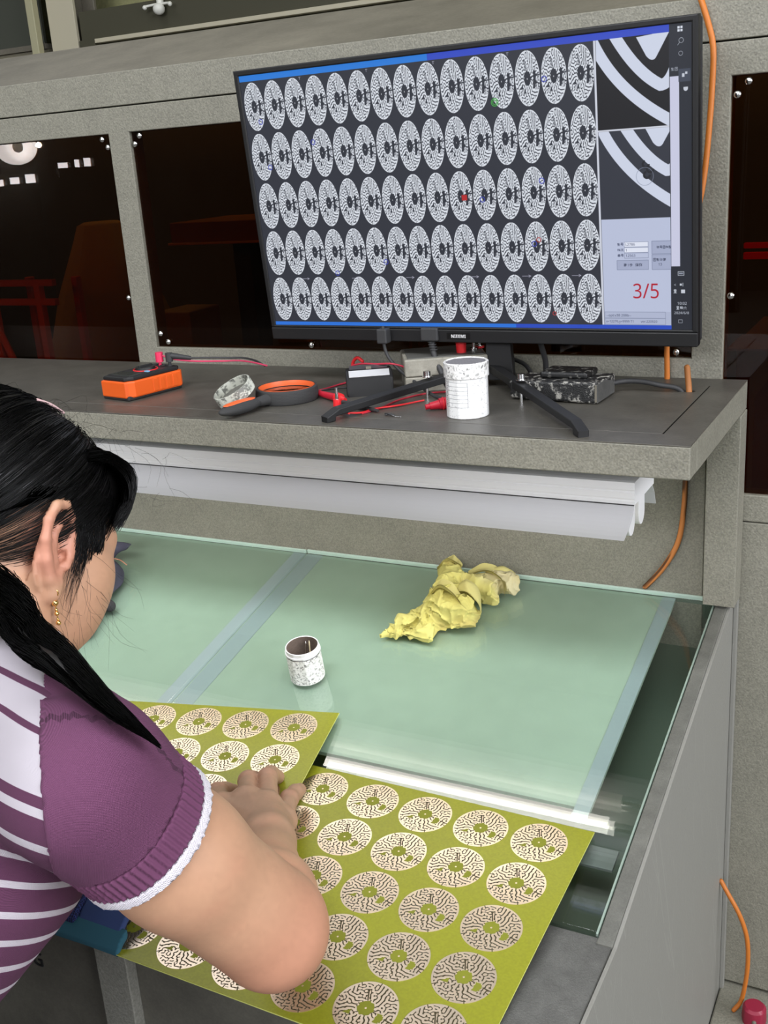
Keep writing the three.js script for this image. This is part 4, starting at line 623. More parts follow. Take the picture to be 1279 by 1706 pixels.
{
  const at = [-0.6700, gy(-1.0120) + 0.0004, -1.0120], g = thing('open_jar', 'open grubby white plastic jar standing on the glass', 'jar', at); g.base = [0, 0, 0]; g.rotation.set(GT - 0.02, 1.0, -0.03, 'XYZ');
  const R = 0.0215, h = 0.046;
  part(g, 'body', jarBody(R, 0.037), std({ map: grimeTex, roughness: 0.5 }));
  part(g, 'neck', creased(lathe([[R - 0.001, 0.037], [R - 0.001, 0.0385], [R + 0.0004, 0.0388], [R + 0.0004, 0.0408], [R - 0.0008, 0.0412], [R - 0.0008, h], [R - 0.0014, h + 0.0006], [R - 0.0022, h]], 64)), M.whitePaint);
  part(g, 'inner_wall', lathe([[R - 0.0022, h], [R - 0.0024, 0.003], [0, 0.003]], 64), std({ color: lin(0.20, 0.15, 0.12), roughness: 0.7, side: THREE.DoubleSide, map: rep(wearColor, 0.4) }), 'brown stained inside');
  const wood = std({ color: lin(0.75, 0.65, 0.42), roughness: 0.6 });
  for (const [i, a] of [[0, 0.2], [1, 1.2]]) { const s = thing('toothpick', i ? 'shorter grey pick leaning inside the open jar' : 'longer pale pick leaning inside the open jar', 'pick', at); s.base = [0, 0, 0]; s.rotation.copy(g.rotation); part(s, 'stick', cyl(0.0011, 0.0009, [0.004 - i * 0.004, 0.004, 0.006 - 0.010 * i], [0.0125 - 0.002 * i, 0.0415 - i * 0.004, -0.006 - 0.007 * i], 8), i ? M.chrome : wood); part(s, 'point', cyl(0.0009, 0.0002, [0.0125 - 0.002 * i, 0.0415 - i * 0.004, -0.006 - 0.007 * i], [0.0130 - 0.002 * i, 0.0440 - i * 0.004, -0.0068 - 0.007 * i], 8), i ? M.chrome : wood); }
}
{ // taped black block
  const g = thing('taped_block', 'black tape-wrapped block with worn silvery patches at the right of the shelf', 'power brick', [-0.3870, Y0 + 0.0004, -1.1560]); g.base = [0, 0, 0]; g.rotation.y = -0.04;
  const tx = dataTex(512, (u, v) => { const a = tileNoise(u, v, 10, 51) * 0.5 + tileNoise(u, v, 26, 52) * 0.3 + tileNoise(u, v, 70, 53) * 0.2, k = smooth(0.54, 0.76, a); return [lerp(0.12, 0.62, k), lerp(0.12, 0.61, k), lerp(0.12, 0.58, k)]; }, true);
  const m = std({ map: rep(tx, 0.075), roughness: 0.45, bumpMap: rep(speckBump, 0.1), bumpScale: 0.0006 });
  const low = new RoundedBoxGeometry(0.104, 0.0235, 0.062, 4, 0.003), p = low.attributes.position;
  for (let i = 0; i < p.count; i++) { const x = p.getX(i), y = p.getY(i), z = p.getZ(i), e = x < -0.03 ? (-0.03 - x) : 0; p.setXYZ(i, x + 0.002 * noise3(x * 60, y * 80, z * 60), y * (1 - e * 9) + 0.0012 * noise3(x * 50 + 7, 3, z * 50), z * (1 - e * 7)); }
  low.computeVertexNormals(); part(g, 'wrapped_body', metricUV(low.translate(0, 0.0120, 0)), m); part(g, 'upper_wrap', box(-0.022, 0.0230, -0.029, 0.034, 0.0305, 0.010, 0.003), std({ map: rep(tx, 0.05), color: lin(0.35, 0.35, 0.35), roughness: 0.5 })); part(g, 'end_face', box(0.0515, 0.002, -0.029, 0.0528, 0.0225, 0.030, 0.0004), std({ color: lin(0.10, 0.10, 0.095), roughness: 0.5, map: rep(wearColor, 0.05) }));
  part(g, 'lip', box(0.0500, 0.0030, 0.0300, 0.0522, 0.0222, 0.0316, 0.0004), M.steelSmooth);
}
{ // cables
  const cable = (name, label, pts, r, mat, extra) => { const g = thing(name, label, 'cable', [pts[0][0], pts[0][1], pts[0][2]]); part(g, 'sheath', tube(pts, r, 90, 10), mat); if (extra) extra(g); return g; };
  cable('signal_cable', 'thin black cable hanging from the left of the monitor', [[-0.614, -0.195, -1.165], [-0.614, -0.211, -1.164], [-0.610, -0.228, -1.164], [-0.595, -0.243, -1.160], [-0.568, -0.2560, -1.148], [-0.530, -0.2665, -1.122], [-0.505, -0.2670, -1.105]], 0.0021, M.rubber, (g) => part(g, 'plug', box(-0.6205, -0.214, -1.172, -0.607, -0.196, -1.158, 0.002), M.rubber));
  cable('display_cable', 'thick black cable with a moulded plug under the middle of the monitor', [[-0.553, -0.197, -1.175], [-0.553, -0.213, -1.172], [-0.548, -0.230, -1.168], [-0.535, -0.250, -1.160], [-0.516, -0.2645, -1.140], [-0.490, -0.2665, -1.125]], 0.0036, M.rubber, (g) => { part(g, 'plug', box(-0.5645, -0.211, -1.185, -0.542, -0.195, -1.165, 0.002), M.rubber); for (let i = 0; i < 4; i++) part(g, 'strain_ring', new THREE.TorusGeometry(0.0042, 0.0009, 6, 18).rotateX(Math.PI / 2).translate(-0.5528 + 0.0008 * i, -0.2125 - 0.003 * i, -1.1718 + 0.0004 * i), M.rubber); });
  cable('back_cable', 'black cable curving behind the monitor column on the right', [[-0.515, -0.246, -1.266], [-0.503, -0.2450, -1.264], [-0.485, -0.2475, -1.258], [-0.464, -0.2535, -1.250], [-0.452, -0.2640, -1.240], [-0.445, -0.2675, -1.225]], 0.0026, M.rubber);
  cable('hanging_cable', 'short black cable hanging from the right of the monitor to the taped block', [[-0.426, -0.195, -1.185], [-0.425, -0.218, -1.198], [-0.424, -0.239, -1.210], [-0.424, -0.2540, -1.214], [-0.415, -0.2660, -1.212]], 0.0034, M.rubber);
  cable('block_cable', 'black cable from the taped block into the shelf hole', [[-0.338, -0.2580, -1.180], [-0.324, -0.2580, -1.196], [-0.305, -0.2585, -1.198], [-0.285, -0.2615, -1.197], [-0.268, -0.2660, -1.204], [-0.2600, -0.2740, -1.2085]], 0.0030, M.rubber);
  cable('cord_knot', 'black coiled plug lying behind the right monitor foot', [[-0.452, -0.2655, -1.205], [-0.440, -0.2640, -1.218], [-0.428, -0.2600, -1.214], [-0.432, -0.2560, -1.200], [-0.446, -0.2580, -1.196], [-0.460, -0.2660, -1.190]], 0.0040, M.rubber);
  const oc = M.orangeCable;
  cable('orange_cable', 'orange cable running down the housing and behind the monitor', [[-0.300, 0.120, -1.650], [-0.292, 0.2185, -1.625], [-0.285, 0.2170, -1.555], [-0.276, 0.1830, -1.420], [-0.2705, 0.1445, -1.288], [-0.2657, 0.1358, -1.2755], [-0.2575, 0.112, -1.2735], [-0.2522, 0.0907, -1.2735], [-0.2520, 0.050, -1.2730], [-0.2533, 0.016, -1.2720], [-0.2562, -0.030, -1.2700], [-0.2600, -0.0618, -1.2680], [-0.275, -0.130, -1.266], [-0.290, -0.190, -1.2670], [-0.2952, -0.2267, -1.2690], [-0.2950, -0.250, -1.2700], [-0.2948, -0.2690, -1.2710]], 0.0033, oc);
  cable('orange_cable_end', 'brownish orange cable end standing up out of the shelf hole', [[-0.2605, -0.2450, -1.2180], [-0.2580, -0.2560, -1.2120], [-0.2555, -0.2690, -1.2070], [-0.2550, -0.2800, -1.2065]], 0.0034, std({ color: lin(0.50, 0.19, 0.05), roughness: 0.6, map: rep(wearColor, 0.03) }));
  cable('orange_cable_lower', 'grubby orange cable hanging below the shelf behind the glass', [[-0.2660, -0.3040, -1.255], [-0.2690, -0.350, -1.262], [-0.2700, -0.3917, -1.2665], [-0.2714, -0.4299, -1.2670], [-0.2779, -0.4733, -1.2675], [-0.2943, -0.507, -1.2680], [-0.3128, -0.5320, -1.2690], [-0.318, -0.538, -1.2690]], 0.0034, std({ color: lin(0.58, 0.21, 0.05), roughness: 0.6, map: rep(dataTex(128, (u, v) => { const k = 0.45 + 0.55 * smooth(0.3, 0.55, tileNoise(u, v, 6, 61)); return [k, k, k]; }, true), 1.0) }));
  cable('orange_cable_loop', 'orange cable bowing out beside the side panel at the bottom right', [[-0.2080, -0.9330, -1.245], [-0.1982, -0.9458, -1.24], [-0.1821, -0.9712, -1.236], [-0.1715, -1.002, -1.235], [-0.1684, -1.0400, -1.235], [-0.1705, -1.080, -1.235], [-0.1760, -1.112, -1.235], [-0.1900, -1.155, -1.220], [-0.2000, -1.1225 - 0.01, -1.20]].slice(0, 7).concat([[-0.1830, -1.1225, -1.230]]), 0.0030, oc);
  const k = thing('red_foot_pad', 'dark red round pad at the foot of the machine, bottom right', 'foot pad', [-0.1560, -1.126, -1.225]);
  part(k, 'cap', creased(lathe([[0, 0.026], [0.012, 0.0255], [0.0150, 0.022], [0.0158, 0.006], [0.0150, 0], [0, 0]].reverse(), 40)).translate(-0.1560, -1.1258, -1.225), std({ color: lin(0.28, 0.012, 0.04), roughness: 0.45 })); part(k, 'screw', new THREE.SphereGeometry(0.0030, 12, 8).translate(-0.1535, -1.1150, -1.2095), M.steelSmooth);
}

// ---------- the woman at the table ----------
const sub3 = (a, b) => [a[0] - b[0], a[1] - b[1], a[2] - b[2]], add3 = (a, b, k = 1) => [a[0] + b[0] * k, a[1] + b[1] * k, a[2] + b[2] * k], dot3 = (a, b) => a[0] * b[0] + a[1] * b[1] + a[2] * b[2];
const nrm3 = (a) => { const l = Math.hypot(...a); return a.map((x) => x / l); }, cross3 = (a, b) => [a[1] * b[2] - a[2] * b[1], a[2] * b[0] - a[0] * b[2], a[0] * b[1] - a[1] * b[0]];
const HC = [-0.6515, -0.2600, -0.5680], HF = [0.2176, -0.5539, -0.8036], HU = [0.0588, 0.8293, -0.5557], HR = [0.9743, 0.0737, 0.2131];   // head: centre, face, crown, right ear
const toHead = (x, y, z) => { const d = [x - HC[0], y - HC[1], z - HC[2]]; return [dot3(d, HR), dot3(d, HU), dot3(d, HF)]; };
const fromHead = (a, b, c) => [0, 1, 2].map((i) => HC[i] + HR[i] * a + HU[i] * b + HF[i] * c);
const SH = [-0.4475, -0.3446, -0.4134], EL = [-0.3973, -0.5177, -0.5198], WR = [-0.5113, -0.5895, -0.6797], NK = [-0.6272, -0.3446, -0.4896];
const LAT = nrm3(sub3(NK, SH)), PV = [-0.92, -0.79, -0.17];
const TT = add3(NK, [0, -0.075, 0.045]);
const SHL = add3(NK, sub3(NK, SH)), ELL = [-0.930, -0.500, -0.620], WRL = [-0.940, -0.600, -0.760];
const ARM = nrm3(sub3(EL, SH)), A1 = nrm3(cross3(ARM, [0.3, 0.2, 0.9])), A2 = cross3(ARM, A1);
const armT = (p) => dot3(sub3(p, SH), ARM);
const ell = (p, c, r) => { const x = (p[0] - c[0]) / r[0], y = (p[1] - c[1]) / r[1], z = (p[2] - c[2]) / r[2], k = Math.hypot(x, y, z); return k < 1e-6 ? -Math.min(...r) : (k - 1) * Math.min(r[0], r[1], r[2]) * 0.6 + (k - 1) * Math.hypot(p[0] - c[0], p[1] - c[1], p[2] - c[2]) / k * 0.4; };
const cR = add3(TT, LAT, -0.052), cL = add3(TT, LAT, 0.085), pR = add3(PV, LAT, -0.060), pL = add3(PV, LAT, 0.085);
function torsoD(x, y, z) {
  let d = smin(capsule(x, y, z, cR, pR, 0.092, 0.115), capsule(x, y, z, cL, pL, 0.092, 0.115), 0.08);
  d = smin(d, capsule(x, y, z, SH, SHL, 0.045, 0.045), 0.05);
  return smin(d, capsule(x, y, z, NK, TT, 0.065, 0.09), 0.05);
}
const mid = (a, b, t) => [lerp(a[0], b[0], t), lerp(a[1], b[1], t), lerp(a[2], b[2], t)];
const M1 = add3(mid(SH, EL, 0.48), [0.001, 0.000, 0.001]), F1 = add3(mid(EL, WR, 0.28), [0.0, 0.002, 0.0]), TIP = add3(EL, [0.004, -0.007, 0.002]);
function armD(x, y, z) {
  let d = smin(capsule(x, y, z, SH, M1, 0.0445, 0.0425), capsule(x, y, z, M1, EL, 0.0425, 0.0420), 0.02);
  d = smin(d, capsule(x, y, z, EL, TIP, 0.034, 0.033), 0.01);
  d = smin(d, smin(capsule(x, y, z, EL, F1, 0.0330, 0.0310), capsule(x, y, z, F1, WR, 0.0310, 0.0225), 0.03), 0.014);
  return d;
}
const armL = (x, y, z) => smin(capsule(x, y, z, SHL, ELL, 0.056, 0.044), capsule(x, y, z, ELL, WRL, 0.041, 0.026), 0.03);
const hipK = [add3(PV, [0.10, -0.05, -0.30]), add3(PV, [-0.16, -0.05, -0.30])].map((k) => k);
function legsD(x, y, z) {
  let d = 9; for (const [k, hp] of [[hipK[0], pR], [hipK[1], pL]]) { const an = [k[0] + 0.01, FL + 0.09, k[2] + 0.05]; d = Math.min(d, smin(capsule(x, y, z, hp, k, 0.10, 0.068), capsule(x, y, z, k, an, 0.066, 0.045), 0.05)); } return d;
}
// right hand: five fingers bent over the edge of the upper board
const FING = [
  [[-0.6000, -0.5975, -0.7290], [-0.6300, -0.6085, -0.7640], [-0.6365, -0.6190, -0.7830], [-0.6330, -0.6255, -0.7940], 0.0098],
  [[-0.5785, -0.5925, -0.7440], [-0.6060, -0.6020, -0.7860], [-0.6150, -0.6140, -0.8050], [-0.6150, -0.6220, -0.8160], 0.0100],
  [[-0.5560, -0.5960, -0.7470], [-0.5890, -0.6005, -0.7960], [-0.6000, -0.6110, -0.8170], [-0.5990, -0.6195, -0.8270], 0.0097],
  [[-0.5355, -0.6035, -0.7410], [-0.5570, -0.6110, -0.7850], [-0.5620, -0.6160, -0.8040], [-0.5635, -0.6195, -0.8150], 0.0086],
];
const THUMB = [[-0.5480, -0.6010, -0.6950], [-0.5860, -0.6120, -0.7110], [-0.6120, -0.6215, -0.7330], [-0.6240, -0.6265, -0.7560], 0.0112];
function handD(x, y, z) {
  let d = capsule(x, y, z, F1, WR, 0.0310, 0.0225);
  const pw = add3(WR, [-0.012, -0.0005, -0.016]);
  let palm = 9; for (let i = 0; i < 4; i++) { const m = FING[i][0]; palm = smin(palm, capsule(x, y, z, pw, m, 0.0165, i === 3 ? 0.0118 : 0.0130), 0.016); }
  palm = smin(palm, capsule(x, y, z, FING[0][0], FING[3][0], 0.0115, 0.0105), 0.008);
  d = smin(d, palm, 0.022);
  let fs = 9; for (const f of FING) { const r = f[4]; let q = smin(capsule(x, y, z, f[0], f[1], r * 1.16, r), capsule(x, y, z, f[1], f[2], r * 1.0, r * 0.92), 0.004); q = smin(q, capsule(x, y, z, f[2], f[3], r * 0.92, r * 0.80), 0.004); q = smin(q, Math.hypot(x - f[1][0], y - f[1][1], z - f[1][2]) - r * 1.04, 0.004); q = smin(q, Math.hypot(x - f[0][0], y - f[0][1] - 0.0015, z - f[0][2]) - r * 1.22, 0.006); fs = Math.min(fs, q); }
  d = smin(d, fs, 0.007);
  const t = THUMB; let q = smin(capsule(x, y, z, t[0], t[1], 0.0165, 0.0125), capsule(x, y, z, t[1], t[2], 0.0120, 0.0108), 0.006); q = smin(q, capsule(x, y, z, t[2], t[3], 0.0106, 0.0085), 0.004);
  d = smin(d, q, 0.012);
  // tendons on the back of the hand
  for (let i = 0; i < 4; i++) { const a = add3(pw, [0, 0.0165, 0]), b = add3(FING[i][0], [0, 0.0095, 0]); d = smin(d, capsule(x, y, z, mid(a, b, 0.35), b, 0.0014, 0.0030), 0.006); }
  return d;
}
// head
const EARP = (a, b, n = 0) => [0.0715 + 0.004 + a * 0.34 + n, -0.004 + b * 0.94 + a * 0.1, 0.013 - a * 0.92 - b * 0.10];
const HELIX = [EARP(-0.001, 0.004), EARP(0.000, 0.016), EARP(0.006, 0.028), EARP(0.016, 0.034), EARP(0.026, 0.029), EARP(0.031, 0.016), EARP(0.030, 0.001), EARP(0.024, -0.013), EARP(0.015, -0.026), EARP(0.008, -0.034)];
const ANTI = [EARP(0.012, 0.024, -0.001), EARP(0.019, 0.014, -0.001), EARP(0.020, 0.001, -0.001), EARP(0.014, -0.012, -0.001), EARP(0.007, -0.018, -0.001)];
function earD(p, s) {
  const x = s * p[0], y = p[1], z = p[2]; if (Math.hypot(x - 0.082, y, z) > 0.075) return 9;
  let d = 9; for (let i = 0; i < HELIX.length - 1; i++) d = smin(d, capsule(x, y, z, HELIX[i], HELIX[i + 1], 0.0040 + (i > 6 ? 0.0006 * (i - 6) : 0), 0.0040 + (i > 5 ? 0.0006 * (i - 5) : 0)), 0.003);
  for (let i = 0; i < ANTI.length - 1; i++) d = smin(d, capsule(x, y, z, ANTI[i], ANTI[i + 1], 0.0034, 0.0034), 0.004);
  const e1 = nrm3([0.34, 0.1, -0.92]), e2 = nrm3([0, 1, -0.10]), en = nrm3(cross3(e1, e2)), c = EARP(0.014, 0.000, -0.006), q = [x - c[0], y - c[1], z - c[2]];
  const a = dot3(q, e1) / 0.0165, b = dot3(q, e2) / 0.031, n = dot3(q, en); d = smin(d, Math.max((Math.hypot(a, b) - 1) * 0.0165, Math.abs(n) - 0.0022), 0.004);
  d = smin(d, capsule(x, y, z, EARP(-0.002, -0.002, 0.001), EARP(0.001, -0.011, 0.003), 0.0046, 0.0042), 0.004);
  d = smin(d, capsule(x, y, z, EARP(0.006, -0.026), EARP(0.008, -0.036), 0.0060, 0.0052), 0.006);
  d = smin(d, capsule(x, y, z, EARP(-0.002, 0.006, -0.006), EARP(0.014, -0.004, -0.012), 0.008, 0.008), 0.008);
  return Math.max(d, 0.0045 - Math.hypot(x - EARP(0.0065, -0.005)[0], y - EARP(0.0065, -0.005)[1], z - EARP(0.0065, -0.005)[2]));
}
const NKH = toHead(...NK);
function headD(X, Y, Z) {
  const p = toHead(X, Y, Z), [x, y, z] = p, ax = Math.abs(x);
  let d = ell(p, [0, 0.022, -0.016], [0.0745, 0.076, 0.092]);
  d = smin(d, ell(p, [0, -0.028, 0.030], [0.062, 0.070, 0.062]), 0.03);
  d = smin(d, capsule(ax, y, z, [0.050, -0.046, 0.006], [0.012, -0.084, 0.062], 0.021, 0.016), 0.03);
  d = smin(d, Math.hypot(ax - 0.043, y + 0.018, z - 0.052) - 0.026, 0.025);                  // cheekbone
  d = smin(d, Math.hypot(ax - 0.036, y + 0.048, z - 0.052) - 0.025, 0.025);                  // cheek
  d = smin(d, Math.hypot(x, y + 0.086, z - 0.068) - 0.015, 0.02);
  d = smin(d, capsule(ax, y, z, [0.010, 0.020, 0.086], [0.040, 0.020, 0.066], 0.009, 0.009), 0.014);   // brow
  d = smin(d, capsule(x, y, z, [0, 0.006, 0.088], [0, -0.026, 0.102], 0.0065, 0.0095), 0.010);        // nose
  d = smin(d, capsule(ax, y, z, [0.005, -0.028, 0.098], [0.013, -0.030, 0.092], 0.007, 0.006), 0.006);
  d = smin(d, capsule(ax, y, z, [0, -0.050, 0.092], [0.019, -0.053, 0.081], 0.0052, 0.003), 0.005); d = smin(d, capsule(ax, y, z, [0, -0.060, 0.090], [0.017, -0.059, 0.081], 0.0058, 0.003), 0.004);
  d = smin(d, Math.hypot(ax - 0.031, y - 0.002, z - 0.066) - 0.0125, 0.004);                // lowered eyelids
  d = smin(d, earD(p, 1), 0.006); d = smin(d, earD(p, -1), 0.006);
  d = smin(d, capsule(x, y, z, [0, -0.045, -0.030], NKH, 0.056, 0.062), 0.03);
  return d;
}
const skinC = (x, y, z) => {
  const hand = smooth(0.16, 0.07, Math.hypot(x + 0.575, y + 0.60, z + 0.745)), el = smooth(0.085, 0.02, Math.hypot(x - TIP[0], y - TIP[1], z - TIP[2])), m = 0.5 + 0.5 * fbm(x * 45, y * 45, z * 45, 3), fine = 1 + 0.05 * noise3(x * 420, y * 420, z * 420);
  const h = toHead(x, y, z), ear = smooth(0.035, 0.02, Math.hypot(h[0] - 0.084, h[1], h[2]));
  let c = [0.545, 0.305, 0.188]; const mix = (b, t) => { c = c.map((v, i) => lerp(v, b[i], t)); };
  mix([0.36, 0.215, 0.140], hand * 0.85); mix([0.52, 0.20, 0.13], el * 0.55); mix([0.62, 0.24, 0.17], ear * 0.6); mix([0.56, 0.27, 0.17], 0.35 * smooth(0.5, 0.85, m));  // hand is tan, and its shade is painted into the skin colour
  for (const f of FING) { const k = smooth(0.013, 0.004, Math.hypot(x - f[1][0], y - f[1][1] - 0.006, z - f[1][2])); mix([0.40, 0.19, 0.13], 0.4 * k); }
  return c.map((v) => v * fine);
};
const bodyD = (x, y, z) => { let d = smin(torsoD(x, y, z), armD(x, y, z), 0.03); d = smin(d, armL(x, y, z), 0.03); return Math.min(d, legsD(x, y, z)); };
const woman = thing('person', 'woman with long black tied hair in a purple striped knit top bending over the boards', 'person', [PV[0], FL, PV[2]]);
{
  const skinM = std({ color: 0xffffff, vertexColors: true, roughness: 0.52 });
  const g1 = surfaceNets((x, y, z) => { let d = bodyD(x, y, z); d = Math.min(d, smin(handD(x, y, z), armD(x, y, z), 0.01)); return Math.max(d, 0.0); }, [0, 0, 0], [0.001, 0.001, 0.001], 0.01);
  // one grid for trunk and legs, finer ones for the arm, the hand and the head; they meet inside the same field
  const whole = (x, y, z) => Math.min(smin(bodyD(x, y, z), headD(x, y, z), 0.02), 9);
  const arm = (x, y, z) => smin(armD(x, y, z), handD(x, y, z), 0.006);
  const inHand = (x, y, z) => dot3(sub3([x, y, z], mid(EL, WR, 0.62)), sub3(WR, EL)) > 0, inArm = (x, y, z) => armT([x, y, z]) > 0.055;
  const gs = [];
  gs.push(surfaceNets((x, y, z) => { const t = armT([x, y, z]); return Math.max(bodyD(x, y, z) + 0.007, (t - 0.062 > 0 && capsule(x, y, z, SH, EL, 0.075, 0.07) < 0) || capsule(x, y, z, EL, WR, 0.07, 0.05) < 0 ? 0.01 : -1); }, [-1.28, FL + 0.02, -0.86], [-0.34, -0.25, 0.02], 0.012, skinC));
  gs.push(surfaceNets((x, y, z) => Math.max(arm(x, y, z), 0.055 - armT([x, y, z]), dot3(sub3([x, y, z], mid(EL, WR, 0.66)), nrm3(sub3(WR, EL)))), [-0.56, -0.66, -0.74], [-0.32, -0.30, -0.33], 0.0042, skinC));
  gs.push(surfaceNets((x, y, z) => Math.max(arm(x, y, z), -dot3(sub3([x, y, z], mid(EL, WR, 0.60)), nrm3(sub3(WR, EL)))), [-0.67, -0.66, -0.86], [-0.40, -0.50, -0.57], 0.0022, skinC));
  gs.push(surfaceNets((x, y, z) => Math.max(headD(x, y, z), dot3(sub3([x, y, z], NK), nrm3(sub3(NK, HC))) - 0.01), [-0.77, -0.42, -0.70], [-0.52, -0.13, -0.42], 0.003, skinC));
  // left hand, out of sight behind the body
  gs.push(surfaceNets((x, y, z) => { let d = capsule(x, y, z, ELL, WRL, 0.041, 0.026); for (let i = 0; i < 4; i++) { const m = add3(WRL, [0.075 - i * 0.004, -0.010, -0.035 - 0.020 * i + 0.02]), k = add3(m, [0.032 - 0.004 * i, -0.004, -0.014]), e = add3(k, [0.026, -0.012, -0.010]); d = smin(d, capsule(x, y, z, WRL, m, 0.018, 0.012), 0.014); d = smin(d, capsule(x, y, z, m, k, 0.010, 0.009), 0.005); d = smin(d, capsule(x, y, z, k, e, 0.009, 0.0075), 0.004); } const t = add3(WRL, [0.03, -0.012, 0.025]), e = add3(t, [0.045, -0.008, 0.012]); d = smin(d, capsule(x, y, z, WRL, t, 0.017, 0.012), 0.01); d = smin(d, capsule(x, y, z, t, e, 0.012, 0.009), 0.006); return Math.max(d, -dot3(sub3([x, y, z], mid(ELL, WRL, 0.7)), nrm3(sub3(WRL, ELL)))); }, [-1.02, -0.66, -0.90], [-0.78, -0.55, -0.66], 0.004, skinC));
  const P = [], N = [], C = [], I = []; let off = 0;
  for (const g of gs) { for (const [k, a] of [['position', P], ['normal', N], ['color', C]]) for (const v of g.attributes[k].array) a.push(v); for (const v of g.index.array) I.push(v + off); off += g.attributes.position.count; }
  const g = new THREE.BufferGeometry(); g.setAttribute('position', new THREE.Float32BufferAttribute(P, 3)); g.setAttribute('normal', new THREE.Float32BufferAttribute(N, 3)); g.setAttribute('color', new THREE.Float32BufferAttribute(C, 3)); g.setIndex(I);
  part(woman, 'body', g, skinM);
  // ----- clothes -----
  const knit = dataTex(256, (u, v) => 0.5 + 0.25 * Math.sin((u * 32 + v * 32) * Math.PI * 2) + 0.25 * Math.sin((u * 32 - v * 32) * Math.PI * 2));
  const purple = [0.140, 0.043, 0.102], white = [0.74, 0.70, 0.76];
  const ribM = std({ color: lin(...purple), roughness: 0.9 }), whiteM = std({ color: lin(...white), roughness: 0.9, bumpMap: rep(knit, 0.05), bumpScale: 0.0006 });
  const TA = nrm3(sub3(PV, NK));
  const tv = (p) => dot3(sub3(p, NK), TA), SA = nrm3(sub3([-0.70, -0.80, -0.20], NK)), sv = (p) => dot3(sub3(p, NK), SA);
  const stripeTex = (() => {  // along v: 0 at the neck, 0.6 m at the hips
    return dataTex(32, (u, v) => { const y = v * 0.6; let w = 0; if (y < 0.082) w = (Math.abs(y - 0.033) < 0.0016 || Math.abs(y - 0.050) < 0.0018) ? 0 : 1; else { const k = (y - 0.0890) % 0.0210; w = y > 0.0885 && k < 0.0050 ? 1 : 0; } const c = w ? [0.88, 0.85, 0.885] : [0.415, 0.228, 0.355]; return c; }, true, 2048);
  })();
  const stripeM = std({ map: stripeTex, roughness: 0.92, bumpMap: rep(knit, 0.03), bumpScale: 0.0005 });
  const purpleM = std({ color: lin(...purple), roughness: 0.92, bumpMap: rep(knit, 0.045), bumpScale: 0.0004 });
  const shirtBase = (x, y, z) => smin(torsoD(x, y, z), armD(x, y, z), 0.018);
  const wrinkle = (x, y, z) => 0.0035 * fbm(x * 14 + 3, y * 9, z * 14, 3);
  const RG = [-0.4227, -0.3100, -0.3626], RN = nrm3([0.754, -0.055, -0.656]), NH = nrm3(sub3(HC, NK));
  const upper = (x, y, z) => capsule(x, y, z, SH, EL, 0.150, -0.10);
  const CUFF = 0.067;
  const tg = surfaceNets((x, y, z) => { let d = smin(shirtBase(x, y, z), armL(x, y, z), 0.03) - 0.0040 - wrinkle(x, y, z); const p = [x, y, z]; d = Math.min(Math.max(d, dot3(sub3(p, RG), RN) - 0.012), torsoD(x, y, z) - 0.0036 - wrinkle(x, y, z)); d = Math.max(d, tv(p) - 0.47); const tl = dot3(sub3(p, SHL), nrm3(sub3(ELL, SHL))); d = Math.max(d, tl - 0.10); d = Math.max(d, dot3(sub3(p, NK), NH) - 0.035); return d; }, [-1.20, -0.92, -0.78], [-0.40, -0.22, 0.02], 0.006);
  { const p = tg.attributes.position, uv = new Float32Array(p.count * 2); for (let i = 0; i < p.count; i++) { const q = [p.getX(i), p.getY(i), p.getZ(i)]; uv[2 * i] = dot3(sub3(q, NK), LAT) * 2; uv[2 * i + 1] = clamp((sv(q) + 0.06) / 0.6, 0.0, 1); } tg.setAttribute('uv', new THREE.BufferAttribute(uv, 2)); }
  const shirt = part(woman, 'knit_top', tg, stripeM, 'purple and white striped knit body of the top');
  const ang = (p) => { const d = sub3(p, SH); return Math.atan2(dot3(d, A2), dot3(d, A1)); };
  const ruffle = (x, y, z) => { const t = armT([x, y, z]), a = ang([x, y, z]); return 0.0022 * Math.sin(t * 330) * smooth(0.5, 0.1, Math.abs(Math.atan2(Math.sin(a - RUF), Math.cos(a - RUF)))) * smooth(0.07, 0.05, t); };
  const RUF = ang(add3(SH, [-0.02, 0.05, -0.06]));
  
  const slim = (x, y, z) => smin(capsule(x, y, z, SH, M1, 0.0445, 0.0425), capsule(x, y, z, M1, EL, 0.0425, 0.0420), 0.02);
  const flare = (t) => 0.0056 + 0.0006 * smooth(0.0, 0.06, t);
  const slv = surfaceNets((x, y, z) => { const p = [x, y, z], t = armT(p); let d = shirtBase(x, y, z) - flare(t) - wrinkle(x, y, z) - ruffle(x, y, z); return Math.max(d, upper(x, y, z), -dot3(sub3(p, RG), RN), t - (CUFF - 0.026)); }, [-0.58, -0.50, -0.56], [-0.34, -0.24, -0.30], 0.0036);
  { const p = slv.attributes.position, uv = new Float32Array(p.count * 2); for (let i = 0; i < p.count; i++) { const q = [p.getX(i), p.getY(i), p.getZ(i)]; uv[2 * i] = ang(q) * 0.06; uv[2 * i + 1] = armT(q); } slv.setAttribute('uv', new THREE.BufferAttribute(uv, 2)); }
  part(shirt, 'sleeve', slv, purpleM, 'plain purple sleeve');
  part(shirt, 'ribbed_cuff', surfaceNets((x, y, z) => { const p = [x, y, z], t = armT(p); let d = slim(x, y, z) - flare(t) - 0.5 * wrinkle(x, y, z) - 0.0002 - 0.0010 * Math.sin(ang(p) * 62); return Math.max(d, upper(x, y, z), (CUFF - 0.027) - t, t - (CUFF - 0.0065)); }, [-0.53, -0.50, -0.55], [-0.34, -0.30, -0.32], 0.0018), ribM, 'ribbed purple band of the sleeve');
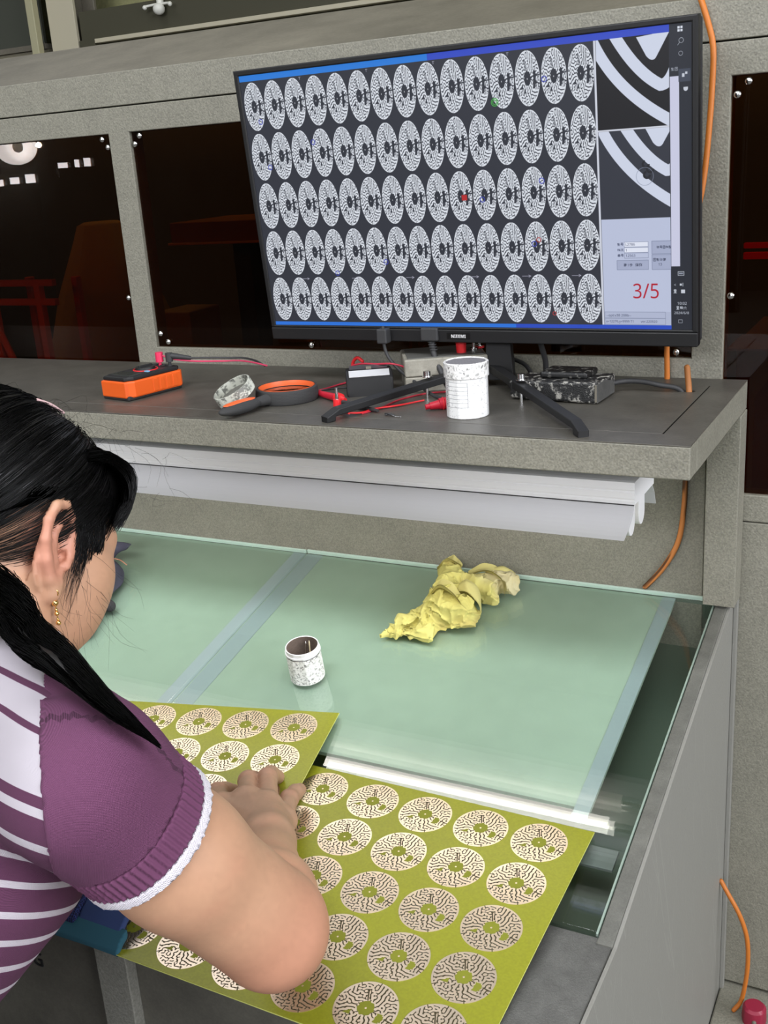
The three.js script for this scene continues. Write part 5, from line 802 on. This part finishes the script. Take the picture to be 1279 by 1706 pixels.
  part(shirt, 'cuff_trim', metricUV(surfaceNets((x, y, z) => { const p = [x, y, z], t = armT(p); let d = slim(x, y, z) - flare(t) - 0.5 * wrinkle(x, y, z) - 0.0006; return Math.max(d, upper(x, y, z), (CUFF - 0.0064) - t, t - (CUFF + 0.0012)); }, [-0.53, -0.52, -0.56], [-0.33, -0.30, -0.32], 0.0024)), whiteM, 'white edge of the sleeve');
  part(woman, 'trousers', surfaceNets((x, y, z) => Math.max(smin(legsD(x, y, z), Math.max(torsoD(x, y, z), 0.44 - tv([x, y, z])), 0.03) - 0.008, FL + 0.10 - y), [-1.28, FL + 0.05, -0.64], [-0.42, -0.62, 0.0], 0.014), std({ color: lin(0.03, 0.04, 0.07), roughness: 0.9 }));
  for (const k of hipK) { const s = new THREE.SphereGeometry(1, 20, 14); s.scale(0.045, 0.045, 0.12); s.translate(k[0] + 0.01, FL + 0.045, k[2] + 0.005); part(woman, 'shoe', s, M.blackMatte); }
  // earring
  const gold = std({ color: lin(0.95, 0.62, 0.22), metalness: 1, roughness: 0.25 }), lobe = fromHead(...EARP(0.008, -0.033, 0.004)), er = [];
  const drop = (d, s = 0) => [lobe[0] + s, lobe[1] - d, lobe[2] + 0.002];
  er.push(new THREE.TorusGeometry(0.0034, 0.0006, 8, 24).rotateY(0.5).translate(...drop(0.0005)));
  for (const [d, r] of [[0.0085, 0.0026], [0.0140, 0.0013], [0.0170, 0.0018], [0.0215, 0.0010], [0.0245, 0.0020]]) er.push(new THREE.SphereGeometry(r, 14, 10).translate(...drop(d)));
  er.push(cyl(0.0005, 0.0005, drop(0.003), drop(0.0245), 6)); er.push(cyl(0.0005, 0.0005, add3(lobe, [-0.0110, 0.003, 0.004]), add3(lobe, [-0.0145, -0.005, 0.006]), 6));
  part(woman, 'earring', merge(er), gold, 'gold drop earring with beads');
}
{ // ----- hair -----
  const hairM = std({ color: lin(0.011, 0.010, 0.010), roughness: 0.5 });
  const pos = [], nor = [], idx = [];
  const strand = (pts, r, sides = 4, seg = 10, taper = 0.3) => {   // tapered thin tube
    const c = curveOf(pts), b0 = pos.length / 3; let up = V(0.3, 0.8, 0.5);
    for (let i = 0; i <= seg; i++) {
      const t = i / seg, p = c.getPoint(t), d = c.getTangent(t), a = V(0, 0, 0).crossVectors(d, up).normalize(), b = V(0, 0, 0).crossVectors(d, a).normalize(), w = r * lerp(1, taper, t * t);
      for (let k = 0; k < sides; k++) { const h = k / sides * Math.PI * 2, n = a.clone().multiplyScalar(Math.cos(h)).addScaledVector(b, Math.sin(h)); pos.push(p.x + n.x * w, p.y + n.y * w, p.z + n.z * w); nor.push(n.x, n.y, n.z); }
      if (i) for (let k = 0; k < sides; k++) { const k2 = (k + 1) % sides, q0 = b0 + (i - 1) * sides, q1 = b0 + i * sides; idx.push(q0 + k, q1 + k, q1 + k2, q0 + k, q1 + k2, q0 + k2); }
    }
  };
  // cap over the skull, lump of the swept fringe
  const hairline = (x, y, z) => { const ax = Math.abs(x); return y - (z > 0.02 ? 0.026 + (z - 0.02) * 0.35 : z > -0.030 ? 0.028 : 0.028 + (z + 0.030) * 2.0) ; };
  const capD = (X, Y, Z) => { const p = toHead(X, Y, Z), [x, y, z] = p; let d = ell(p, [0, 0.026, -0.020], [0.0825, 0.0815, 0.1010]); d = Math.max(d, -(hairline(x, y, z) + 0.004 * noise3(x * 120, y * 120, z * 120)) * 0.7);
    let f = ell(p, [0.006, 0.060, 0.036], [0.048, 0.026, 0.028]); f = smin(f, ell(p, [0.012, 0.054, 0.058], [0.034, 0.020, 0.012]), 0.02); return smin(d, f, 0.012) + 0.0015 * noise3(x * 160, y * 60, z * 60); };
  const cap = surfaceNets(capD, [-0.79, -0.42, -0.74], [-0.50, -0.09, -0.40], 0.0042);
  const onSkull = (a, b, lift) => { // longitude a about the crown axis, latitude b from the crown
    const s = [Math.sin(b) * Math.sin(a), Math.cos(b), Math.sin(b) * Math.cos(a)]; return [0 + (0.0830 + lift) * s[0], 0.026 + (0.0815 + lift) * s[1], -0.020 + (0.1010 + lift) * s[2]]; };
  const tie = [0.030, -0.075, -0.105];
  for (let i = 0; i < 3200; i++) {     // combed from the hairline and parting to the tie at the nape
    const a = rr(-Math.PI, Math.PI), b = Math.acos(rr(-0.25, 1)), root = onSkull(a, b, 0.001); if (hairline(...root) < 0.004) continue;
    const pts = []; const l = rr(0.0005, 0.0035), L = 0.85 * rr(0.35, 1);
    const r0 = nrm3([root[0] / 0.083, (root[1] - 0.026) / 0.0815, (root[2] + 0.02) / 0.101]), t0 = nrm3([tie[0] / 0.083 * 0.6 + 0.15, (tie[1] - 0.026) / 0.0815, (tie[2] + 0.02) / 0.101]);
    for (let k = 0; k <= 6; k++) { const t = k / 6 * L, q = nrm3([0, 1, 2].map((j) => lerp(r0[j], t0[j], t))); pts.push(fromHead((0.083 + l) * q[0] + rr(-0.0006, 0.0006), 0.026 + (0.0815 + l) * q[1], -0.020 + (0.101 + l) * q[2])); }
    strand(pts, rr(0.00018, 0.00042), 3, 9);
  }
  for (let i = 0; i < 1300; i++) {      // fringe falling forward and down over the brow
    const x = rr(-0.04, 0.078), s = rr(0, 1), y0 = 0.088 - Math.abs(x) * 0.35, o = rr(-0.004, 0.004);
    const zo = -Math.max(0, Math.abs(x) - 0.02) * 0.55; strand([fromHead(x * 0.8, y0 + 0.006 + o, 0.020 + 0.01 * s + zo * 0.5), fromHead(x, 0.085 + o + zo * 0.3, 0.050 + 0.010 * s + zo), fromHead(x * 1.04 + 0.004, 0.068 + o, 0.070 + 0.008 * s + zo), fromHead(x * 1.04 + 0.006, 0.052 - 0.008 * s + o, 0.077 + 0.005 * s + zo), fromHead(x + 0.006, 0.040 - 0.014 * s + rr(-0.004, 0.004), 0.077 + rr(-0.003, 0.004) + zo)], rr(0.00025, 0.0005), 3, 11);
  }
  for (let i = 0; i < 170; i++) {      // side hair in front of the ear, thinning into wisps
    const s = rnd(), z = lerp(0.012, 0.046, s), top = 0.045, len = rr(0.02, 0.075) * (1 - 0.4 * Math.abs(s - 0.45));
    strand([fromHead(0.075 - 0.010 * s, top, z - 0.01), fromHead(0.080 - 0.012 * s, 0.018, z + rr(-0.003, 0.003)), fromHead(0.0795 - 0.016 * s, 0.018 - len * 0.5, z + 0.004 + rr(-0.004, 0.004)), fromHead(0.0785 - 0.020 * s, 0.014 - len, z + 0.008 + rr(-0.008, 0.008))], rr(0.0002, 0.0004), 3, 8, 0.15);
  }
  for (let i = 0; i < 160; i++) {      // hair round the back of the ear
    const s = rnd(); strand([fromHead(0.076, 0.048, 0.004 - 0.03 * s), fromHead(0.086, 0.030 - 0.01 * s, -0.022 - 0.02 * s), fromHead(0.078 - 0.012 * s, 0.006 - 0.02 * s, -0.050 - 0.02 * s), fromHead(0.060, -0.04 - 0.02 * s, -0.080 + rr(-0.006, 0.006))], rr(0.0003, 0.0006), 4, 10);
  }
  // tail drawn forward over the shoulder
  const path = [fromHead(0.030, -0.010, -0.108), fromHead(0.058, -0.045, -0.075), [-0.5600, -0.2760, -0.4800], [-0.5160, -0.2830, -0.4530], [-0.4620, -0.2735, -0.4240], [-0.4290, -0.2770, -0.4110], [-0.4075, -0.2880, -0.4085], [-0.3945, -0.3010, -0.4150], [-0.3870, -0.3165, -0.4240]];
  const tc = curveOf(path), wid = (t) => 0.034 * Math.pow(1 - t, 1.1) + 0.0016;
  const core = new THREE.TubeGeometry(tc, 60, 1, 14), cp = core.attributes.position;
  for (let i = 0; i <= 60; i++) { const t = i / 60, c = tc.getPoint(t), w = wid(t) * 0.35; for (let k = 0; k <= 14; k++) { const j = i * 15 + k; cp.setXYZ(j, c.x + (cp.getX(j) - c.x) * w, c.y + (cp.getY(j) - c.y) * w * 0.75, c.z + (cp.getZ(j) - c.z) * w); } }
  core.computeVertexNormals();
  for (let i = 0; i < 2200; i++) {
    const a = rr(0, 7), r = Math.sqrt(rnd()), end = rr(0.6, 1.0), pts = []; const st = rnd() < 0.65 ? 0 : rr(0, 0.3);
    for (let k = 0; k <= 7; k++) { const t = st + (end - st) * k / 7, c = tc.getPoint(t), w = wid(t) * r * (1 + 0.08 * Math.sin(t * 9 + i)); pts.push([c.x + Math.cos(a) * w * 0.8, c.y + Math.abs(Math.sin(a)) * w * 0.7 - 0.1 * w, c.z + Math.sin(a + 0.8) * w]); }
    strand(pts, rr(0.0002, 0.00045), 3, 12, 0.3);
  }
  for (let i = 0; i < 110; i++) {      // flyaways round fringe, crown and jaw
    const k = i < 14 ? 0 : 1 + i % 2, p0 = k === 0 ? [rr(0.0, 0.075), rr(0.06, 0.10), rr(0.05, 0.10)] : k === 1 ? [rr(-0.02, 0.06), rr(0.085, 0.103), rr(-0.05, 0.05)] : [rr(0.055, 0.07), rr(-0.06, 0.01), rr(0.0, 0.05)], c = fromHead(...p0);
    const out = k === 2 ? [rr(0, 0.02), rr(-0.05, -0.02), rr(-0.03, 0.03)] : [rr(-0.005, 0.022), rr(-0.012, 0.012), rr(-0.016, 0.006)];
    strand([c, add3(c, out, 0.5), add3(add3(c, out), [rr(-0.006, 0.006), rr(-0.012, 0.002), rr(-0.006, 0.006)]), add3(add3(c, out, 1.3), [rr(-0.01, 0.012), rr(-0.03, 0), rr(-0.01, 0.01)])], 0.00011, 3, 9, 0.5);
  }
  const sg = new THREE.BufferGeometry(); sg.setAttribute('position', new THREE.Float32BufferAttribute(pos, 3)); sg.setAttribute('normal', new THREE.Float32BufferAttribute(nor, 3)); sg.setIndex(idx);
  const bare = (g) => { const q = g.toNonIndexed(); for (const k of Object.keys(q.attributes)) if (!['position', 'normal'].includes(k)) q.deleteAttribute(k); return q; };
  part(woman, 'hair', mergeGeometries([bare(cap), bare(core), bare(sg)]), hairM, 'long black hair with a fringe and a tail over the shoulder');
  const clip = part(woman, 'hair_clip', tube([fromHead(0.030, 0.1040, -0.023), fromHead(0.032, 0.1045, -0.012), fromHead(0.033, 0.1025, 0.000)], 0.0012, 20, 8), std({ color: lin(0.6, 0.4, 0.4), roughness: 0.35 }), 'thin pale hair clip');
}

// ---------- cloths on the table ----------
const crease = (x, y, z) => 1 - Math.abs(noise3(x, y, z));
{ // crumpled yellow cleaning cloth
  const g = thing('yellow_cloth', 'crumpled yellow cleaning cloth lying on the glass', 'cloth', [-0.545, gy(-1.18), -1.18]);
  const up = (x, z, h) => [x, gy(z) + h, z];
  const parts = [[up(-0.592, -1.128, 0.008), up(-0.552, -1.150, 0.016), 0.010, 0.020], [up(-0.548, -1.148, 0.019), up(-0.520, -1.152, 0.017), 0.021, 0.020], [up(-0.545, -1.165, 0.022), up(-0.568, -1.225, 0.018), 0.022, 0.018], [up(-0.560, -1.215, 0.020), up(-0.580, -1.240, 0.014), 0.018, 0.014], [up(-0.540, -1.205, 0.019), up(-0.505, -1.205, 0.014), 0.017, 0.015], [up(-0.520, -1.215, 0.020), up(-0.488, -1.228, 0.014), 0.012, 0.014]];
  const d = (x, y, z) => {
    const wx = x + 0.012 * noise3(x * 45, y * 45, z * 45 + 9), wy = y + 0.010 * noise3(x * 45 + 20, y * 45, z * 45), wz = z + 0.012 * noise3(x * 45, y * 45 + 31, z * 45);
    let v = 9; for (const [a, b, r0, r1] of parts) v = smin(v, capsule(x, y, z, a, b, r0, r1), 0.008);
    const t = clamp((x + 0.612) / 0.06), cz = lerp(-1.109, -1.135, t), w = lerp(0.006, 0.030, t), hh = lerp(0.004, 0.014, t);    // flat tongue of cloth to the left
    v = smin(v, Math.max(Math.abs(z - cz) - w, Math.abs(y - gy(z) - hh * 0.55 - 0.004 * t * Math.abs(noise3(x * 60, 1, z * 60))) - hh * 0.55, -0.613 - x, x + 0.548), 0.006);
    const c1 = Math.pow(crease(wx * 38, wy * 38, wz * 38), 3), c2 = Math.pow(crease(wx * 85 + 4, wy * 85, wz * 85), 4);
    const c3 = Math.pow(crease(wx * 150, wy * 150 + 7, wz * 150), 4); v = v - 0.0070 * (c1 - 0.45) - 0.0034 * (c2 - 0.3) - 0.0012 * (c3 - 0.3);
    return Math.max(v, gy(z) + 0.0008 - y);
  };
  const col = (x, y, z) => { const a = 0.5 + 0.5 * fbm(x * 30, y * 30, z * 30, 3), r = smooth(-0.54, -0.50, x) * smooth(-1.19, -1.215, z); let c = [0.58, 0.53, 0.16]; const m = (b, t) => { c = c.map((v, i) => lerp(v, b[i], clamp(t))); }; m([0.55, 0.49, 0.30], r * 0.9); m([0.42, 0.33, 0.10], 0.7 * smooth(0.55, 0.85, a)); m([0.66, 0.62, 0.22], 0.6 * smooth(0.45, 0.2, a)); return c; };
  const mat = std({ color: 0xffffff, vertexColors: true, roughness: 0.95, bumpMap: null });
  part(g, 'cloth', surfaceNets(d, [-0.620, -0.600, -1.265], [-0.460, -0.495, -1.095], 0.0016, col), mat);
  const clothMap = null;
  // loose folded flaps
  const flap = (name, pts, wdir, w, curl) => { const c = curveOf(pts), n = 22, m = 8, P = [], I = []; for (const side of [1, -1]) for (let i = 0; i <= n; i++) { const t = i / n, p = c.getPoint(t), s = Math.sin(t * Math.PI); for (let k = 0; k <= m; k++) { const q = k / m - 0.5, ww = w * (0.45 + 0.55 * s), o = V(...wdir).multiplyScalar(q * ww); p.clone(); const lift = curl * (q * q * 4 - 0.3) * ww + 0.0012 * noise3(t * 7, q * 5, 3); P.push(p.x + o.x, p.y + o.y + lift + side * 0.0006, p.z + o.z); } } const R = m + 1, N0 = (n + 1) * R; for (let i = 0; i < n; i++) for (let k = 0; k < m; k++) { const a = i * R + k; I.push(a, a + 1, a + R, a + 1, a + R + 1, a + R, N0 + a, N0 + a + R, N0 + a + 1, N0 + a + 1, N0 + a + R, N0 + a + R + 1); } const q = new THREE.BufferGeometry(); q.setAttribute('position', new THREE.Float32BufferAttribute(P, 3)); q.setIndex(I); q.computeVertexNormals(); return part(g, name, q, std({ color: lin(0.58, 0.52, 0.19), roughness: 0.95, side: THREE.DoubleSide, map: clothMap })); };
  flap('fold', [up(-0.570, -1.160, 0.026), up(-0.552, -1.158, 0.046), up(-0.530, -1.152, 0.042), up(-0.512, -1.148, 0.020)], [0.25, 0.1, 0.95], 0.028, 0.25);
  flap('fold', [up(-0.535, -1.172, 0.038), up(-0.520, -1.168, 0.047), up(-0.503, -1.165, 0.036), up(-0.498, -1.160, 0.018)], [0.3, -0.2, 0.9], 0.030, -0.15);
  flap('fold', [up(-0.592, -1.236, 0.018), up(-0.574, -1.240, 0.030), up(-0.556, -1.236, 0.026)], [0.2, 0.2, 0.9], 0.030, 0.2);
  flap('fold', [up(-0.540, -1.220, 0.026), up(-0.517, -1.224, 0.033), up(-0.495, -1.222, 0.026), up(-0.486, -1.212, 0.008)], [0.4, 0.05, 0.9], 0.034, 0.15);
  flap('fold', [up(-0.520, -1.232, 0.024), up(-0.497, -1.236, 0.029), up(-0.479, -1.234, 0.018), up(-0.474, -1.230, 0.006)], [0.2, -0.1, 0.95], 0.026, -0.2);
}
{ // dark work glove beyond the face
  const g = thing('dark_glove', 'dark navy work glove with an orange seam lying on the glass beside the face', 'glove', [-1.06, gy(-1.09), -1.09]);
  const up = (x, z, h) => [x, gy(z) + h, z];
  const d = (x, y, z) => {
    let v = smin(capsule(x, y, z, up(-1.135, -1.165, 0.016), up(-1.085, -1.120, 0.018), 0.020, 0.024), capsule(x, y, z, up(-1.085, -1.120, 0.016), up(-1.055, -1.045, 0.012), 0.024, 0.018), 0.02);
    v = smin(v, capsule(x, y, z, up(-1.055, -1.045, 0.012), up(-1.040, -1.012, 0.010), 0.016, 0.020), 0.012);
    v = smin(v, capsule(x, y, z, up(-1.130, -1.180, 0.018), up(-1.095, -1.198, 0.022), 0.014, 0.0025), 0.010);
    const rib = smooth(-1.06, -1.045, z) * 0.0016 * Math.sin(z * 900 + x * 250);
    return Math.max(v - 0.004 * (Math.pow(crease(x * 34, y * 34, z * 34), 3) - 0.4) - rib, gy(z) + 0.0008 - y);
  };
  part(g, 'glove_body', surfaceNets(d, [-1.170, -0.625, -1.215], [-1.010, -0.515, -0.980], 0.0028, (x, y, z) => { const k = 0.85 + 0.3 * noise3(x * 90, y * 90, z * 90), c = smooth(-1.05, -1.035, z); return [lerp(0.062, 0.028, c) * k, lerp(0.060, 0.032, c) * k, lerp(0.092, 0.062, c) * k]; }), std({ color: 0xffffff, vertexColors: true, roughness: 0.9 }));
  part(g, 'finger', surfaceNets((x, y, z) => Math.max(capsule(x, y, z, up(-1.050, -1.075, 0.008), up(-1.033, -1.070, 0.008), 0.010, 0.0085) * 1 + 0 * x, gy(z) + 0.0008 - y), [-1.065, -0.605, -1.095], [-1.015, -0.565, -1.050], 0.0022), std({ color: lin(0.028, 0.028, 0.03), roughness: 0.9 }), 'black rubber finger of the glove');
  part(g, 'seam', tube([up(-1.100, -1.135, 0.0350), up(-1.085, -1.138, 0.0350), up(-1.072, -1.145, 0.0300), up(-1.064, -1.150, 0.0200)], 0.0007, 24, 6), std({ color: lin(0.55, 0.22, 0.14), roughness: 0.8 }), 'orange seam');
}
{ // blue knitted cloth over the front edge of the table, beside her body
  const g = thing('blue_cloth', 'blue cloth with a ribbed knit band lying over the front edge under her sleeve', 'cloth', [-0.72, -0.66, -0.60]);
  const knitB = dataTex(256, (u, v) => { const a = Math.abs(Math.sin(u * Math.PI * 14)), b = Math.abs(Math.sin(v * Math.PI * 22)); const line = a < 0.3 || b < 0.22; return line ? [0.17, 0.24, 0.50] : [0.055, 0.075, 0.20]; }, true);
  const slab = (x0, x1, lift, z1) => (x, y, z) => { const top = -0.636 - 0.10 * (z + 0.70) + lift; const over = Math.max(0, z - z1 + 0.022); const yy = y - top + over * over * 22; return Math.max(Math.abs(yy) - 0.0055 - 0.002 * noise3(x * 40, 2, z * 40), x0 - x, x - x1, z - z1, -0.74 - z) * 0.7; };
  part(g, 'knit_band', metricUV(surfaceNets(slab(-1.0, -0.668, 0.010, -0.584), [-0.86, -0.70, -0.75], [-0.660, -0.60, -0.57], 0.003)), std({ map: rep(knitB, 0.035), roughness: 0.95 }), 'navy ribbed knit band');
  part(g, 'plain_fabric', metricUV(surfaceNets(slab(-0.669, -0.618, 0.008, -0.588 + 0.0), [-0.672, -0.70, -0.75], [-0.608, -0.60, -0.57], 0.0028)), std({ color: lin(0.030, 0.055, 0.17), roughness: 0.95 }), 'plain blue fabric');
  part(g, 'hem', metricUV(surfaceNets((x, y, z) => { const v = slab(-1.0, -0.612, 0.000, -0.576)(x, y, z); return Math.max(v, -0.594 - z); }, [-0.86, -0.70, -0.62], [-0.604, -0.60, -0.56], 0.0028)), std({ color: lin(0.020, 0.095, 0.14), roughness: 0.95 }), 'teal hem');
}

renderer.render(scene, camera);
